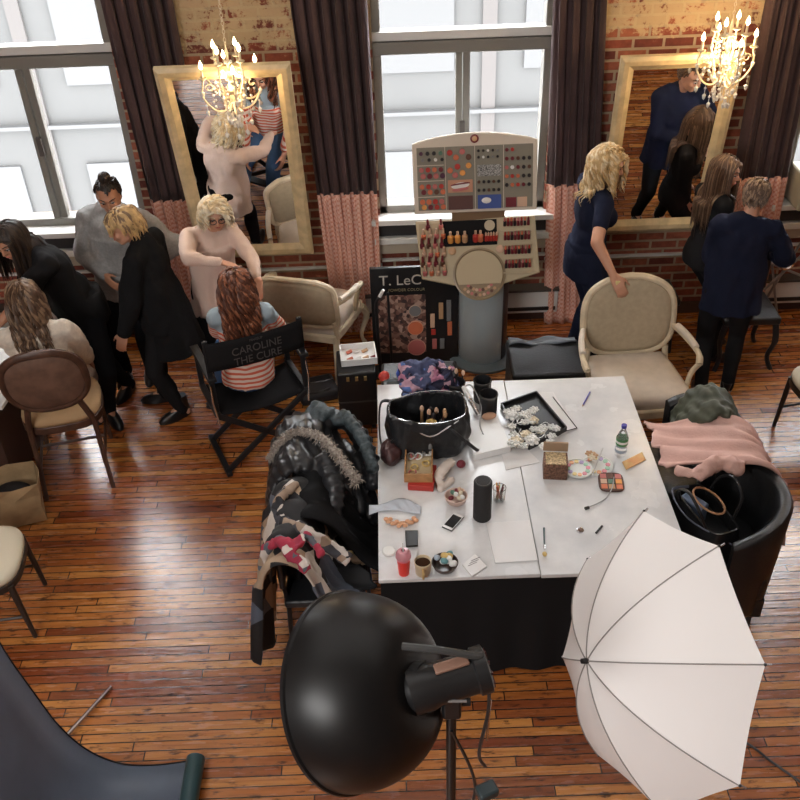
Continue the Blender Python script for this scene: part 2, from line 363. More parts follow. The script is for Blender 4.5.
# the building over the street
fac = mat('pale_facade', (.053, .053, .052), .95, var=.04, vs=.8)
t = thing('building_across_street', 'pale overexposed building across the street seen through the windows', 'building', (0, 15, -4))
MB().box((0, 15.5, -.2), (40, 1, 9.6)).build('facade', fac, t)
fw_ = mat('facade_window_glass', (.0545, .055, .0555), .6); red_ = mat('facade_brick_pier', (.057, .052, .050), .9)
for i in range(12):
    for z in (-2.6, .2, 2.7):
        q = MB().box((-14+i*2.4, 14.98, z), (1.3, .06, 1.5)).build('window', fw_, t)
for i in range(12): MB().box((-15.2+i*2.4, 14.98, 0), (.22, .08, 9)).build('pier', red_, t)
for z in (-1.2, 1.5, 4.3): MB().box((0, 14.95, z), (40, .1, .06)).build('ledge', fw_, t)
# ---------------- curtains ----------------
def curtain(label, x0, x1, lx0, lx1, seed):
    t = thing('curtain', label, 'curtain', ((x0+x1)/2, WY-.09, 0), 0, 'brown curtains with pink hems')
    rr = random.Random(seed); ph = rr.random()*6; nf = max(3, round((x1-x0)/.085))
    def fn(za, zb, amp, infl=0):
        def f(u, v):
            z = za+(zb-za)*v; k = max(0, min(1, (2.6-z)/2.6)); a = x0+(lx0-x0)*k; b = x1+(lx1-x1)*k
            q = u*nf*2*PI+ph
            x = a+(b-a)*u + .012*math.sin(q*2+z)
            y = WY-.085 + amp*math.sin(q+.35*math.sin(z*1.7+seed)) + .012*math.sin(3.1*q+z*2) - infl
            if z < .15 and zb > 0: y -= .05*(.15-z)*4*(.5+.5*math.sin(q))
            return (x, y, z)
        return f
    MB().grid(fn(1.2, 4.1, .032), nf*14, 24).build('upper_panel', brown_cloth, t, smooth=180, solid=.004)
    MB().grid(fn(.0, 1.215, .030, .006), nf*14, 20).build('hem_panel', M_pink, t, smooth=180, solid=.004)
    MB().cyl((x0-.1, WY-.085, 4.12), (x1+.1, WY-.085, 4.12), .014).build('curtain_rod', brass, t)
curtain('brown curtain with pink checked hem left of the left mirror', -1.88, -1.40, -1.78, -1.38, 1)
curtain('brown curtain with pink checked hem between left mirror and middle window', -.64, -.13, -.50, -.10, 2)
curtain('brown curtain with pink checked hem behind the curly haired woman in navy', 1.14, 1.50, 1.22, 1.62, 3)
curtain('brown curtain with pink checked hem at the right window', 2.58, 2.95, 2.6, 3.02, 4)
# ---------------- mirrors ----------------
mirror_m = mat('mirror_glass', (.82, .82, .82), .0, 1)
def mirror(label, xc, zb, wid, hei, tilt):
    t = thing('wall_mirror', label, 'mirror', (xc, WY-.2, zb), 0, 'framed wall mirrors')
    R = M.Rotation(tilt, 3, 'X'); yb = WY-.135; o = V((xc, yb, zb))
    P = lambda x, y, z: o+R@V((x, y, z))
    fwd = .10; prof = [(0, 0), (0, -.035), (.025, -.05), (.06, -.042), (.085, -.022), (fwd, -.016), (fwd, 0)]
    rings = []
    for sx, sz in ((-1, 0), (1, 0), (1, 1), (-1, 1)):
        rings.append([P(sx*(wid/2-d), y, (d if sz == 0 else hei-d)) for d, y in prof])
    MB().lo(rings, loop=True).build('frame', gilt, t, smooth=25)
    MB().box(P(0, -.008, hei/2), (wid-.18, .01, hei-.18), R).build('glass', mirror_m, t)
    MB().box(P(0, .004, hei/2), (wid-.04, .012, hei-.04), R).build('backing', mat('backing_board', (.1, .07, .05), .8), t)
    return t
mirror('tall champagne framed mirror leaning on the brick behind the curly haired stylist', -1.065, .77, .88, 1.62, math.radians(14))
mirror('tall champagne framed mirror on the right brick wall between the navy dressed women', 1.975, .85, .83, 1.40, math.radians(8))
# ---------------- chandeliers ----------------
bulbm = mat('glowing_bulb', (1, .9, .7), .4, emit=(1, .78, .45), es=14); cream = mat('cream_metal', (.62, .54, .40), .4, .2)
crystal = mat('cut_crystal', (.92, .9, .86), .1, trans=.35, spec=.9)
def chandelier(label, c, rot):
    t = thing('chandelier', label, 'chandelier', c, 0, 'crystal chandeliers'); c = V(c)
    MB().lathe([(.004, .02), (.018, .05), (.012, .09), (.03, .12), (.014, .17), (.02, .22), (.01, .3), (.012, .36), (.003, .40)], c, n=16).build('stem', cream, t)
    ch = MB(); z = .40
    while c.z+z < ZC-.06: ch.tube([c+V((.008*math.cos(a)*(1 if int(z*40) % 2 else .3), .008*math.cos(a)*(.3 if int(z*40) % 2 else 1), z+.014*math.sin(a)+.012)) for a in [2*PI*i/8 for i in range(8)]], .0022, 5, loop=True); z += .025
    ch.build('chain', cream, t); MB().lathe([(.05, 0), (.045, .03), (.01, .05)], (c.x, c.y, ZC-.05), n=18).build('ceiling_rose', cream, t)
    for k in range(8):
        a = rot+2*PI*k/8; d = V((math.cos(a), math.sin(a), 0)); big = k % 2 == 0; R_ = .175 if big else .10; zt = .25 if big else .35
        pts = spline([c+V((0, 0, .06)), c+d*.06+V((0, 0, -.01)), c+d*R_*.75+V((0, 0, zt-.24)), c+d*R_*1.08+V((0, 0, zt-.15)), c+d*R_+V((0, 0, zt-.05))], 5)
        arm = MB().tube(pts, .0065, 6).build('arm', cream, t)
        sc_ = MB(); q = c+d*R_*.8+V((0, 0, zt-.1)); sc_.tube([q+d*(.028*math.cos(s)*(1-s/12))+V((0, 0, .028*math.sin(s)*(1-s/12))) for s in [i*.6 for i in range(12)]], .004, 5); sc_.build('scroll', cream, t)
        b = c+d*R_+V((0, 0, zt-.05))
        MB().lathe([(.006, 0), (.026, .012), (.028, .018), (.01, .02)], b, n=14).build('drip_pan', cream, arm)
        MB().cyl(b+V((0, 0, .018)), b+V((0, 0, .075)), .0085, .0075, 10).build('candle_sleeve', cream, arm)
        MB().lathe([(.006, 0), (.0135, .014), (.013, .024), (.006, .042), (.0012, .055)], b+V((0, 0, .075)), n=10).build('bulb', bulbm, arm)
        cr = MB()
        for dr, dz in ((1.08, -.01), (.98, -.13), (.62, -.2), (.4, -.26 if big else -.3)):
            p = c+d*R_*dr+V((0, 0, zt-.05+dz)); L = .05+.045*rnd.random()
            cr.cyl(p, p-V((0, 0, L)), .0018, n=5); cr.lathe([(.001, 0), (.014, -.014), (.010, -.034), (.001, -.046)][::-1], p-V((0, 0, L)), n=6); cr.ell(p-V((0, 0, L*.5)), .009, n=6, k=4)
        cr.build('crystal_drop', crystal, t, smooth=0)
    sw = MB()
    for k in range(8):
        a = rot+2*PI*(k+.5)/8; d = V((math.cos(a), math.sin(a), 0))
        for j in range(7):
            s = j/6; p = c+d*(.02+.11*math.sin(s*PI/2*1.0))+V((0, 0, .3-.26*s)); sw.ell(p, .010, n=6, k=4)
        p = c+d*.05+V((0, 0, -.02)); sw.cyl(p+V((0, 0, .03)), p-V((0, 0, .03)), .0015, n=4); sw.lathe([(.001, -.065), (.009, -.045), (.001, -.025)], p, n=6)
    sw.lathe([(.001, -.11), (.014, -.09), (.014, -.08), (.001, -.065)], c, n=8); sw.build('crystal_swag', crystal, t, smooth=0)
    L = bpy.data.lights.new('chandelier_glow', 'POINT'); L.energy = 32; L.color = (1, .66, .32); L.shadow_soft_size = .12
    lo = bpy.data.objects.new('chandelier_glow', L); C.objects.link(lo); lo.location = c+V((0, 0, .2))
c1 = at(234, 108, 6.15); chandelier('small lit crystal chandelier hanging before the left mirror', c1, .3)
c2 = at(722, 82, 6.15); chandelier('small lit crystal chandelier hanging before the right mirror', c2, .1)
# window air conditioner
a0 = at(794, 200, 6.55); t = thing('air_conditioner', 'beige air conditioner in the bottom of the right window', 'air conditioner', (3.32, 6.55, .98))
MB().box((3.34, 6.62, 1.13), (.58, .3, .28)).build('housing', mat('beige_plastic', (.5, .47, .36), .5), t, bev=.015)
gl = MB()
for k in range(7): gl.box((3.30, 6.465, 1.04+k*.028), (.42, .01, .008))
gl.build('grille', mat('grey_grille', (.2, .19, .16), .5), t)
# ---------------- people ----------------
def ik(a, b, l1, l2, pole):
    d = b-a; L = min(max(d.length, .05), (l1+l2)*.998); dn = d.normalized(); b2 = a+dn*L
    c = (l1*l1-l2*l2+L*L)/(2*L); h = math.sqrt(max(l1*l1-c*c, 0)); p = V(pole)-dn*V(pole).dot(dn)
    p = p.normalized() if p.length > 1e-4 else dn.orthogonal().normalized()
    return a+dn*c+p*h, b2
def hand(mb, wr, fd, pn, curl, s, side):
    """palm, four unequal bent fingers and a thumb leaving the side of the palm; fd along the palm, pn out of the back of the hand"""
    fd = V(fd).normalized(); pn = V(pn); pn = (pn-fd*pn.dot(fd)).normalized(); sd = fd.cross(pn)*side
    for k in range(4):
        o = (k-1.5)*.019*s; mb.cap(wr+sd*o*.7, wr+fd*.08*s+sd*o, .014*s, .0115*s, 8)
        ln = (.036, .042, .039, .029)[k]*s; p = wr+fd*.085*s+sd*o; a = curl*.5
        for j in range(3):
            d = fd*math.cos(a)-pn*math.sin(a); q = p+(d+sd*(k-1.5)*.05)*ln*(1, .72, .55)[j]; mb.cap(p, q, (.0092, .0085, .0078)[j]*s, (.0085, .0078, .0068)[j]*s, 8); p = q; a += curl*.6
    p = wr+fd*.02*s-sd*.026*s; d = (fd*.75-sd*.62-pn*.25).normalized(); q = p+d*.042*s; mb.cap(p, q, .0135*s, .0105*s, 8)
    d2 = (fd*.9-sd*.25-pn*.35).normalized(); r_ = q+d2*.03*s; mb.cap(q, r_, .0105*s, .009*s, 8); mb.cap(r_, r_+d2*.022*s, .009*s, .0075*s, 8)
def person(label, loc, pelvis, spine, right, face, headoff=(0, 0, 0), hands=(None, None), elbow=((0, -1, -.3), (0, -1, -.3)), feet=None, footdir=None, s=1.0, wd=1.0,
           skin=None, top=None, bottom=None, shoes=None, hair=None, curl=(.5, .5), handn=None, knee=None, dress=None, extras=None, voxs=.0085):
    loc = V(loc); t = thing('person', label, 'person', (loc.x, loc.y, 0)); pel = V(pelvis)
    u = V(spine).normalized(); r = V(right); r = (r-u*r.dot(u)).normalized(); f = u.cross(r)
    R = basis3(r, f, u); L = lambda x, y, z, k=1: pel+R@V((x*k, y*k, z))*s
    r2 = V((r.x, r.y, 0)).normalized(); Rp = basis3(r2, V((0, 0, 1)).cross(r2), V((0, 0, 1))); Pp = lambda x, y, z: pel+Rp@V((x, y, z))*s
    mid = pel+V((0, 0, .0))
    spn = [L(0, 0, .0), L(0, -.01, .16), L(0, .0, .32), L(0, -.015, .47)]
    nk = L(0, -.01, .53); fc = V(face).normalized(); hu = (V((0, 0, 1))-fc*fc.z); hu = hu.normalized(); hr = fc.cross(hu); Rh = basis3(hr, fc, hu)
    hc = nk + u*.075*s + V(headoff) + V((0, 0, .045*s)) + fc*.025*s
    Hd = lambda x, y, z: hc+Rh@V((x, y, z))*s
    shs = [L(-.155*wd, -.01, .445), L(.155*wd, -.01, .445)]
    arms = []
    for k, sg in ((0, -1), (1, 1)):
        tgt = hands[k]; tgt = V(tgt) if tgt is not None else shs[k]+R@V((sg*.10, .07, 0))*s+V((0, 0, -.52*s))
        ep = R@V((elbow[k][0]*sg, elbow[k][1], elbow[k][2])); e, wr = ik(shs[k], tgt, .275*s, .245*s, ep); arms.append((shs[k], e, wr))
    hips = [Pp(-.085*wd, 0, -.03), Pp(.085*wd, 0, -.03)]; legs = []
    fdir = [V(q).normalized() for q in (footdir or [(f.x, f.y, 0)]*2)]
    for k, sg in ((0, -1), (1, 1)):
        ft = V(feet[k]) if feet else V((hips[k].x, hips[k].y, 0)); an = ft+V((0, 0, .085*s))
        kn, an = ik(hips[k], an, .42*s, .40*s, knee[k] if knee else fdir[k]); legs.append((hips[k], kn, an, fdir[k]))
    def torso(mb, g=0, lo=-.02, hi=9):
        mb.ell(Pp(0, -.005, 0), ((.155*wd+g)*s, (.11*wd+g)*s, (.11+g)*s), Rp, 20, 12)
        mb.ell(L(0, 0, .13), ((.128*wd+g)*s, (.092*wd+g)*s, (.13+g)*s), R, 20, 12)
        mb.ell(L(0, 0, .33), ((.150*wd+g)*s, (.102*wd+g)*s, (.17+g)*s), R, 20, 12)
        for sg in (-1, 1):
            mb.ell(L(sg*.068*wd, .07*wd, .30), ((.062+g)*s, (.055+g)*s, (.062+g)*s), R, 14, 8)
            mb.cap(L(0, -.022, .505), L(sg*.085*wd, -.018, .468), (.042+g)*s, (.044+g)*s)
            mb.cap(L(0, -.02, .45), shs[(sg+1)//2], (.055+g)*s, (.048*wd+g)*s)
    # body
    b = MB(); torso(b); b.cap(L(0, -.02, .47), hc-hu*.04*s-fc*.015*s, .052*s, .047*s)
    b.ell(Hd(0, -.012, .025), (.074*s, .094*s, .088*s), Rh, 22, 14); b.ell(Hd(0, .022, -.03), (.058*s, .062*s, .078*s), Rh, 18, 12); b.ell(Hd(0, .048, -.083), (.030*s, .030*s, .026*s), Rh)
    for sg in (-1, 1):
        b.cap(Hd(sg*.052, .0, -.055), Hd(sg*.015, .055, -.088), .022*s, .02*s); b.ell(Hd(sg*.075, -.008, -.012), (.011*s, .021*s, .033*s), Rh, 10, 8)
        b.ell(Hd(sg*.034, .058, -.025), (.026*s, .024*s, .026*s), Rh, 10, 8); b.cap(Hd(sg*.012, .083, .032), Hd(sg*.048, .066, .03), .011*s, .009*s, 8)
    b.cap(Hd(0, .082, .022), Hd(0, .102, -.018), .0085*s, .013*s, 10)
    for sg in (-1, 1): b.ell(Hd(sg*.012, .093, -.02), .009*s, None, 8, 6)
    b.cap(Hd(-.017, .080, -.05), Hd(.017, .080, -.05), .0095*s, None, 8); b.cap(Hd(-.012, .079, -.061), Hd(.012, .079, -.061), .010*s, None, 8)
    for k, (a, e, wr) in enumerate(arms):
        b.cap(a, e, .046*s*wd, .037*s*wd); b.cap(e, wr, .038*s*wd, .025*s)
        d = (wr-e).normalized(); pn = V(handn[k]) if handn and handn[k] else R@V(((-1, 1)[k], -.2, .3)); hand(b, wr, d if not(handn and handn[k] and len(handn) > 2 and handn[2+k]) else V(handn[2+k]), pn, curl[k], s, (-1, 1)[k])
    for hp, kn, an, fd in legs:
        b.cap(hp, kn, .075*s*wd, .05*s); b.cap(kn, an, .05*s, .034*s); b.cap(kn*.7+an*.3-fd*.015, kn*.5+an*.5-fd*.012, .048*s, .042*s)
        b.cap(an, an+fd*.13*s+V((0, 0, -.055*s)), .034*s, .025*s); b.ell(an-fd*.03*s+V((0, 0, -.045*s)), .034*s)
    o = finish(vox(b, voxs, 3), 'body', skin or skin_a, t, 180)
    if top:
        g = MB(); gi = top.get('g', .012); torso(g, gi); hem = top.get('hem', .06)
        c0 = Pp(0, 0, .06); rings = []
        for i in range(6):
            q = i/5; fl = top.get('flare', 0)*q; c_ = Pp(0, 0, .1-(hem+.1)*q)
            rings.append([c_+Rp@V(((.135*wd+gi+.028*min(1, q*2)+fl)*math.cos(a), (.10*wd+gi+.02*min(1, q*2)+fl*.8)*math.sin(a), 0))*s for a in [2*PI*j/24 for j in range(24)]])
        g.lo(rings[::-1])
        if top.get('drape'):
            rr_ = []; dw = top['drape']; c0_, c1_ = L(0, 0, .36), Pp(0, 0, -hem)
            for i in range(9):
                q = i/8; rr_.append([c0_.lerp(c1_, q)+Rp@V(((.146*wd+gi+dw*q+.01*math.sin(a*5+q*3)*q)*math.cos(a), (.108*wd+gi+dw*.8*q+.01*math.sin(a*7+q*2)*q)*math.sin(a)+.02*(1-q), 0))*s for a in [2*PI*j/32 for j in range(32)]])
            g.lo(rr_[::-1])
        if top.get('collar'): g.cap(L(0, -.02, .49), nk+u*.02, (.062+gi)*s, (.056+gi*.6)*s)
        else: g.cap(L(0, -.025, .47), L(0, -.02, .495), .066*s, .058*s)
        sl = top.get('sleeve', (2, 2)); sl = (sl, sl) if isinstance(sl, (int, float)) else sl
        for k, (a, e, wr) in enumerate(arms):
            q = sl[k]; lo_ = top.get('loose', 0)
            if q > 0: g.cap(a, a.lerp(e, min(1, q)), (.046*wd+gi)*s, (.040*wd+gi+lo_)*s)
            if q > 1: g.cap(e, e.lerp(wr, min(1, q-1)), (.040*wd+gi+lo_)*s, (.025+gi+lo_*.3)*s)
        finish(vox(g, .010, 5, top.get('fold', .008), top.get('fs', 9)), top.get('name', 'top'), top['m'], t, 180)
    if dress: dress(t, Pp, L, legs, s)
    if bottom:
        g = MB(); gi = bottom.get('g', .012); g.ell(Pp(0, -.005, 0), ((.155*wd+gi)*s, (.11*wd+gi)*s, (.12+gi)*s), Rp, 20, 12)
        for hp, kn, an, fd in legs:
            g.cap(hp, kn, (.078*wd+gi)*s, (.053+gi)*s); g.cap(kn, an-V((0, 0, .015)), (.053+gi)*s, (bottom.get('cuff', .04)+gi*.5)*s)
            g.cap(kn*.75+an*.25-fd*.012, kn*.5+an*.5-fd*.01, (.05+gi)*s, (.045+gi)*s)
        finish(vox(g, .0105, 4, .007, 10), 'trousers', bottom['m'], t, 180)
    if shoes:
        for hp, kn, an, fd in legs:
            g = MB(); a0 = V((an.x, an.y, 0)) + V((0, 0, an.z-.085*s)); sd = fd.cross(V((0, 0, 1)))
            Rf = basis3(sd, fd, V((0, 0, 1))); z0 = .008
            rings = []
            for z, w0, l0, l1 in ((z0, .040, -.065, .19), (.03, .042, -.066, .192), (.055, .038, -.062, .165), (.085, .036, -.055, .06), (.12 if shoes.get('boot') is None else .19, .040, -.05, .045)):
                rg = []
                for j in range(24):
                    a = 2*PI*j/24; y = (l0+l1)/2+(l1-l0)/2*math.sin(a); rg.append(a0+Rf@V((w0*math.cos(a)*(1.1 if y > .05 else .92), y, z))*s)
                rings.append(rg)
            g.lo(rings); g.build('shoe', shoes['m'], t, smooth=60)
    # face details
    dk = mat('dark_iris_and_lash', (.02, .012, .01), .3); lipm = mat('rose_lips', (.42, .12, .10), .45)
    for sg in (-1, 1):
        ey_ = MB().ell(Hd(sg*.031, .0775, .008), (.0135*s, .009*s, .0065*s), Rh, 10, 8).build('eye', mat('eye_white', (.6, .56, .52), .3), t)
        MB().ell(Hd(sg*.031, .0855, .008), (.006*s, .004*s, .006*s), Rh, 8, 6).build('iris', dk, ey_)
        MB().tube([Hd(sg*.016, .092, .014), Hd(sg*.031, .0895, .0175), Hd(sg*.047, .077, .012)], .0028*s, 5).build('eyelash', dk, ey_)
        MB().tube([Hd(sg*.014, .0945, .034), Hd(sg*.034, .087, .042), Hd(sg*.053, .068, .036)], [.003*s, .0038*s, .002*s], 6).build('eyebrow', hair['m'][0] if hair else dk, t)
    MB().tube([Hd(-.023, .080, -.054), Hd(-.008, .0905, -.051), Hd(0, .0895, -.053), Hd(.008, .0905, -.051), Hd(.023, .080, -.054)], [.002*s, .0055*s, .0045*s, .0055*s, .002*s], 6).build('lips', lipm, t)
    if hair: make_hair(t, hair, Hd, Rh, hc, L, shs, s, nk)
    if extras: extras(t, Hd, L, arms, legs, s)
    return t
def make_hair(t, h, Hd, Rh, hc, L, shs, s, nk):
    rr = random.Random(h.get('seed', 3)); mb = MB(); top = h.get('hl', .45)
    def onhair(d):      # where hair grows, d in the head's own frame
        if d.y > .30 and d.z < top + .25*abs(d.x): return False
        if d.z < -.62 + max(0, d.y)*.9: return False
        return abs(d.x) < .86 or d.y < .05 or d.z > .2
    vol = h.get('vol', .008)
    mb.ell(Hd(0, -.013, .024), ((.077+vol)*s, (.098+vol)*s, (.092+vol)*s), Rh, 30, 20, keep=onhair)
    mb.ell(Hd(0, -.013, .024), ((.070)*s, (.09)*s, (.085)*s), Rh, 24, 16, keep=onhair)
    n = h.get('n', 120); ln = h['len']; wave = h.get('wave', .0); fq = h.get('freq', 30); rad = h.get('r', .011)
    up_ = Rh@V((0, 0, 1)); k = 0; tries = 0
    while k < n and tries < 5000:
        tries += 1; d = V((rr.gauss(0, 1), rr.gauss(0, 1), rr.gauss(0, 1))).normalized()
        if not onhair(d): continue
        if ln > .12 and rr.random() > .65+d.z*.5: continue
        k += 1; er = V((.078+vol, .099+vol, .093+vol)); p = Hd(d.x*er.x, d.y*er.y-.013, d.z*er.z+.024); sx = 1 if d.x-h.get('part', .02) > 0 else -1
        tang = Rh@V((sx*(.5+abs(d.x)*.6), h.get('fwd', -.45) if d.y < .5 else h.get('ffwd', -.15), -.2-.8*(1-d.z))); vdir = tang.normalized()
        if h.get('back'): vdir = (Rh@V((d.x*-.3, -1, .1-d.z*.6))).normalized()
        lk = ln*(.75+.4*rr.random())*(1 if d.z > -.2 else .8); st = .016; pts = []; m_ = int(lk/st)+2; vv = vdir*st
        for i in range(m_):
            pts.append(p.copy()); vv = vv*.72+V((0, 0, -st*.42 if ln > .12 else -st*.2)); 
            if vv.length > st: vv = vv.normalized()*st
            elif vv.length < st*.8: vv = (vv+V((0, 0, -st*.3))).normalized()*st*.8
            p = p+vv
            q = Rh.transposed()@(p-Hd(0, -.013, .024)); e2 = V((.08+vol, .101+vol, .095+vol))*s; w_ = V((q.x/e2.x, q.y/e2.y, q.z/e2.z))
            if q.y > .03*s and q.z < .045*s and abs(q.x) < .064*s and ln > .05: q.x = .066*s*(1 if d.x > 0 else -1); p = Hd(0, -.013, .024)+Rh@q; w_ = V((q.x/e2.x, q.y/e2.y, q.z/e2.z))
            if w_.length < 1: w_ = w_/w_.length; p = Hd(0, -.013, .024)+Rh@V((w_.x*e2.x, w_.y*e2.y, w_.z*e2.z))
            a, b = shs; ab = b-a; tt = max(0, min(1, (p-a).dot(ab)/ab.dot(ab))); c = a+ab*tt; dd = p-c; rr_ = .083*s
            if dd.length < rr_: p = c+dd.normalized()*rr_
            c1_ = L(0, 0, .33); qq = p-c1_; z_ = (nk-c1_); 
            tz = max(-.6, min(1.0, qq.dot(z_)/z_.dot(z_))); c = c1_+z_*tz; dd = p-c; rb = (.135 if tz < .55 else .075)*s
            if dd.length < rb: p = c+dd.normalized()*rb
        ph = rr.random()*6.28; out = [];
        for i, q in enumerate(pts):
            A = wave*min(1, i/4); a = i*st*fq+ph; out.append(q+V((math.cos(a), math.sin(a), .3*math.sin(a*1.3)))*A)
        if wave: out = spline(out, 2)
        m_ = len(out); r_ = rad*(.7+.6*rr.random()); mb.cur = 0 if rr.random() < h.get('mixr', .55) else 1
        mb.tube(out, [r_*s*(.75+.5*math.sin(PI*min(1, i/m_*1.0+.12))) * (1 if i < m_*.7 else max(.15, (1-i/m_)/.3)) for i in range(m_)], 6, .6)
    mb.cur = 0
    if h.get('bun'):
        c = Hd(*h['bun']); br = h.get('bunr', .042); mb.ell(c, br*s, None, 16, 10)
        for i in range(12):
            a = i*PI/6; ax = V((math.cos(a), math.sin(a), .4*math.sin(2*a))).normalized(); e1 = ax.orthogonal().normalized(); e2 = ax.cross(e1); mb.cur = i % 2
            mb.tube([c+(e1*math.cos(b_)+e2*math.sin(b_))*br*s*1.0 for b_ in [2*PI*j/14 for j in range(14)]], .008*s, 6, loop=True)
    mb.build('hair', h['m'], t, smooth=60)
def hairm(n, c): return mat(n, c, .45, var=.2, vs=30)
dark_h = [hairm('near_black_hair', (.018, .012, .010)), hairm('dark_brown_hair', (.04, .024, .016))]
blond_h = [hairm('golden_blond_hair', (.52, .35, .16)), hairm('pale_blond_hair', (.66, .52, .32))]
ash_h = [hairm('pale_blond_hair', (.66, .52, .32)), hairm('white_blond_hair', (.70, .62, .46))]
mid_h = [hairm('brown_hair', (.09, .05, .03)), hairm('light_brown_hair', (.22, .14, .085))]
auburn_h = [hairm('auburn_hair', (.10, .035, .02)), hairm('copper_hair', (.27, .10, .05))]
streak_h = [hairm('golden_blond_hair', (.52, .35, .16)), hairm('brown_hair', (.09, .05, .03))]
bl = black_cloth; bls = {'m': mat('black_shoe_leather', (.012, .012, .013), .28)}
black_jeans = mat('black_denim', (.012, .013, .016), .9, spec=.15); navy = mat('navy_jersey', (.011, .014, .032), .9, spec=.15); grey_knit = mat('grey_marl_sweater', (.27, .265, .26), .9, var=.1, vs=60)
cream_knit = mat('cream_knit', (.66, .58, .49), .9, var=.08, vs=40, bump=.4, bs=120); pinkish = mat('pale_pink_sweater', (.66, .52, .46), .9)
# blond woman in the black coat, bent forward and facing left
def coat_skirt(t, Pp, L, legs, s):
    g = MB(); rings = []
    for i in range(9):
        q = i/8; rings.append([Pp((.165+.075*q)*math.cos(a), -.01-.02*q+(.125+.085*q)*math.sin(a), .1-.42*q) for a in [2*PI*j/30 for j in range(30)]])
    g.lo(rings[::-1]); finish(vox(g, .012, 4, .014, 8), 'coat_skirt', mat('black_wool', (.011, .011, .012), .95, spec=.12), t, 180)
person('blond woman with tied up hair leaning forward in a long black coat', (-1.72, 5.62, 0), (-1.60, 5.62, .88), (-.14, -.02, 1), (.25, 1, 0), (-.9, -.36, -.30), (-.05, -.02, 0),
       hands=((-1.88, 5.36, .70), (-1.70, 5.85, .72)), elbow=((.4, -1, -.3), (.4, -1, -.3)), feet=((-1.60, 5.52, 0), (-1.76, 5.72, 0)), footdir=[(-.8, -.55, 0), (-.95, -.1, 0)], s=.99, wd=1.02,
       top=dict(m=mat('black_wool', (.011, .011, .012), .95, spec=.12), g=.028, sleeve=1.93, hem=.12, flare=.02, collar=1, name='coat', fold=.018, loose=.008, drape=.05), bottom=dict(m=bl, g=.014), shoes=dict(m=bls['m'], boot=1), dress=coat_skirt,
       hair=dict(m=[hairm('golden_blond_hair', (.52, .35, .16)), hairm('light_brown_hair', (.22, .14, .085))], len=.11, n=300, back=1, r=.0075, bun=(.02, -.085, .055), bunr=.048, vol=.014, wave=.005, mixr=.7))
# woman in the grey sweater, hair in a bun
person('woman in a grey sweater with dark hair in a top bun behind the blond woman', (-1.92, 6.10, 0), (-1.97, 6.10, .88), (.05, -.06, 1), (-1, .12, 0), (.12, -.9, -.33), (0, -.03, .0),
       hands=((-1.77, 5.96, .98), (-2.06, 5.91, .98)), elbow=((1, -.5, -.5), (1, -.5, -.5)), feet=((-1.94, 6.08, 0), (-2.12, 6.05, 0)), footdir=[(.1, -1, 0), (-.1, -1, 0)], s=1.02, wd=1.22, skin=skin_b,
       top=dict(m=grey_knit, g=.024, sleeve=1.9, hem=.14, flare=.01, loose=.014, fold=.02, drape=.03), bottom=dict(m=black_jeans, g=.008), shoes=bls,
       hair=dict(m=dark_h, len=.06, n=110, back=1, r=.009, bun=(0, -.035, .125), bunr=.036, hl=.62, vol=.005))
# woman in the black tee bending over the seated woman
person('dark haired woman in a black t-shirt bending at the far left', (-2.38, 5.75, 0), (-2.17, 5.68, .90), (-.38, -.16, .88), (-.50, .86, 0), (-.30, -.88, -.36), (-.05, -.05, -.03),
       hands=((-2.62, 5.15, 1.0), (-2.50, 5.45, 1.0)), elbow=((.5, -.6, -.6), (.9, .3, -.6)), feet=((-2.13, 5.52, 0), (-2.06, 5.86, 0)), footdir=[(.55, -.8, 0), (-.3, -.9, 0)], s=1.03, wd=1.12, skin=skin_b,
       top=dict(m=bl, g=.018, sleeve=.85, hem=.12, loose=.012, fold=.018, drape=.02), bottom=dict(m=black_jeans, g=.012), shoes=bls,
       hair=dict(m=dark_h, len=.34, n=260, r=.008, wave=.004, freq=18, part=.0, hl=.42, fwd=-.6, ffwd=-.5))
# seated woman, back to the room
person('seated woman in a cream top with wavy brown hair seen from behind', (-2.24, 5.0, 0), (-2.27, 5.04, .60), (-.03, .03, 1), (1, .22, 0), (-.45, .75, -.28), (-.01, .03, 0),
       hands=((-2.42, 5.38, .62), (-2.12, 5.40, .60)), elbow=((.5, -.6, -.8), (.5, -.6, -.8)), feet=((-2.42, 5.45, .0), (-2.2, 5.50, .0)), footdir=[(-.1, 1, 0), (.1, 1, 0)], knee=[(-.1, 1, .9), (0, 1, .9)], s=1.04,
       top=dict(m=cream_knit, g=.022, sleeve=1.8, hem=.1, loose=.012, flare=.03, fold=.02, drape=.03), bottom=dict(m=cream_knit, g=.016), shoes=bls,
       hair=dict(m=mid_h, len=.40, n=330, r=.0085, wave=.012, freq=26, fwd=-.8, ffwd=-.5, mixr=.65))
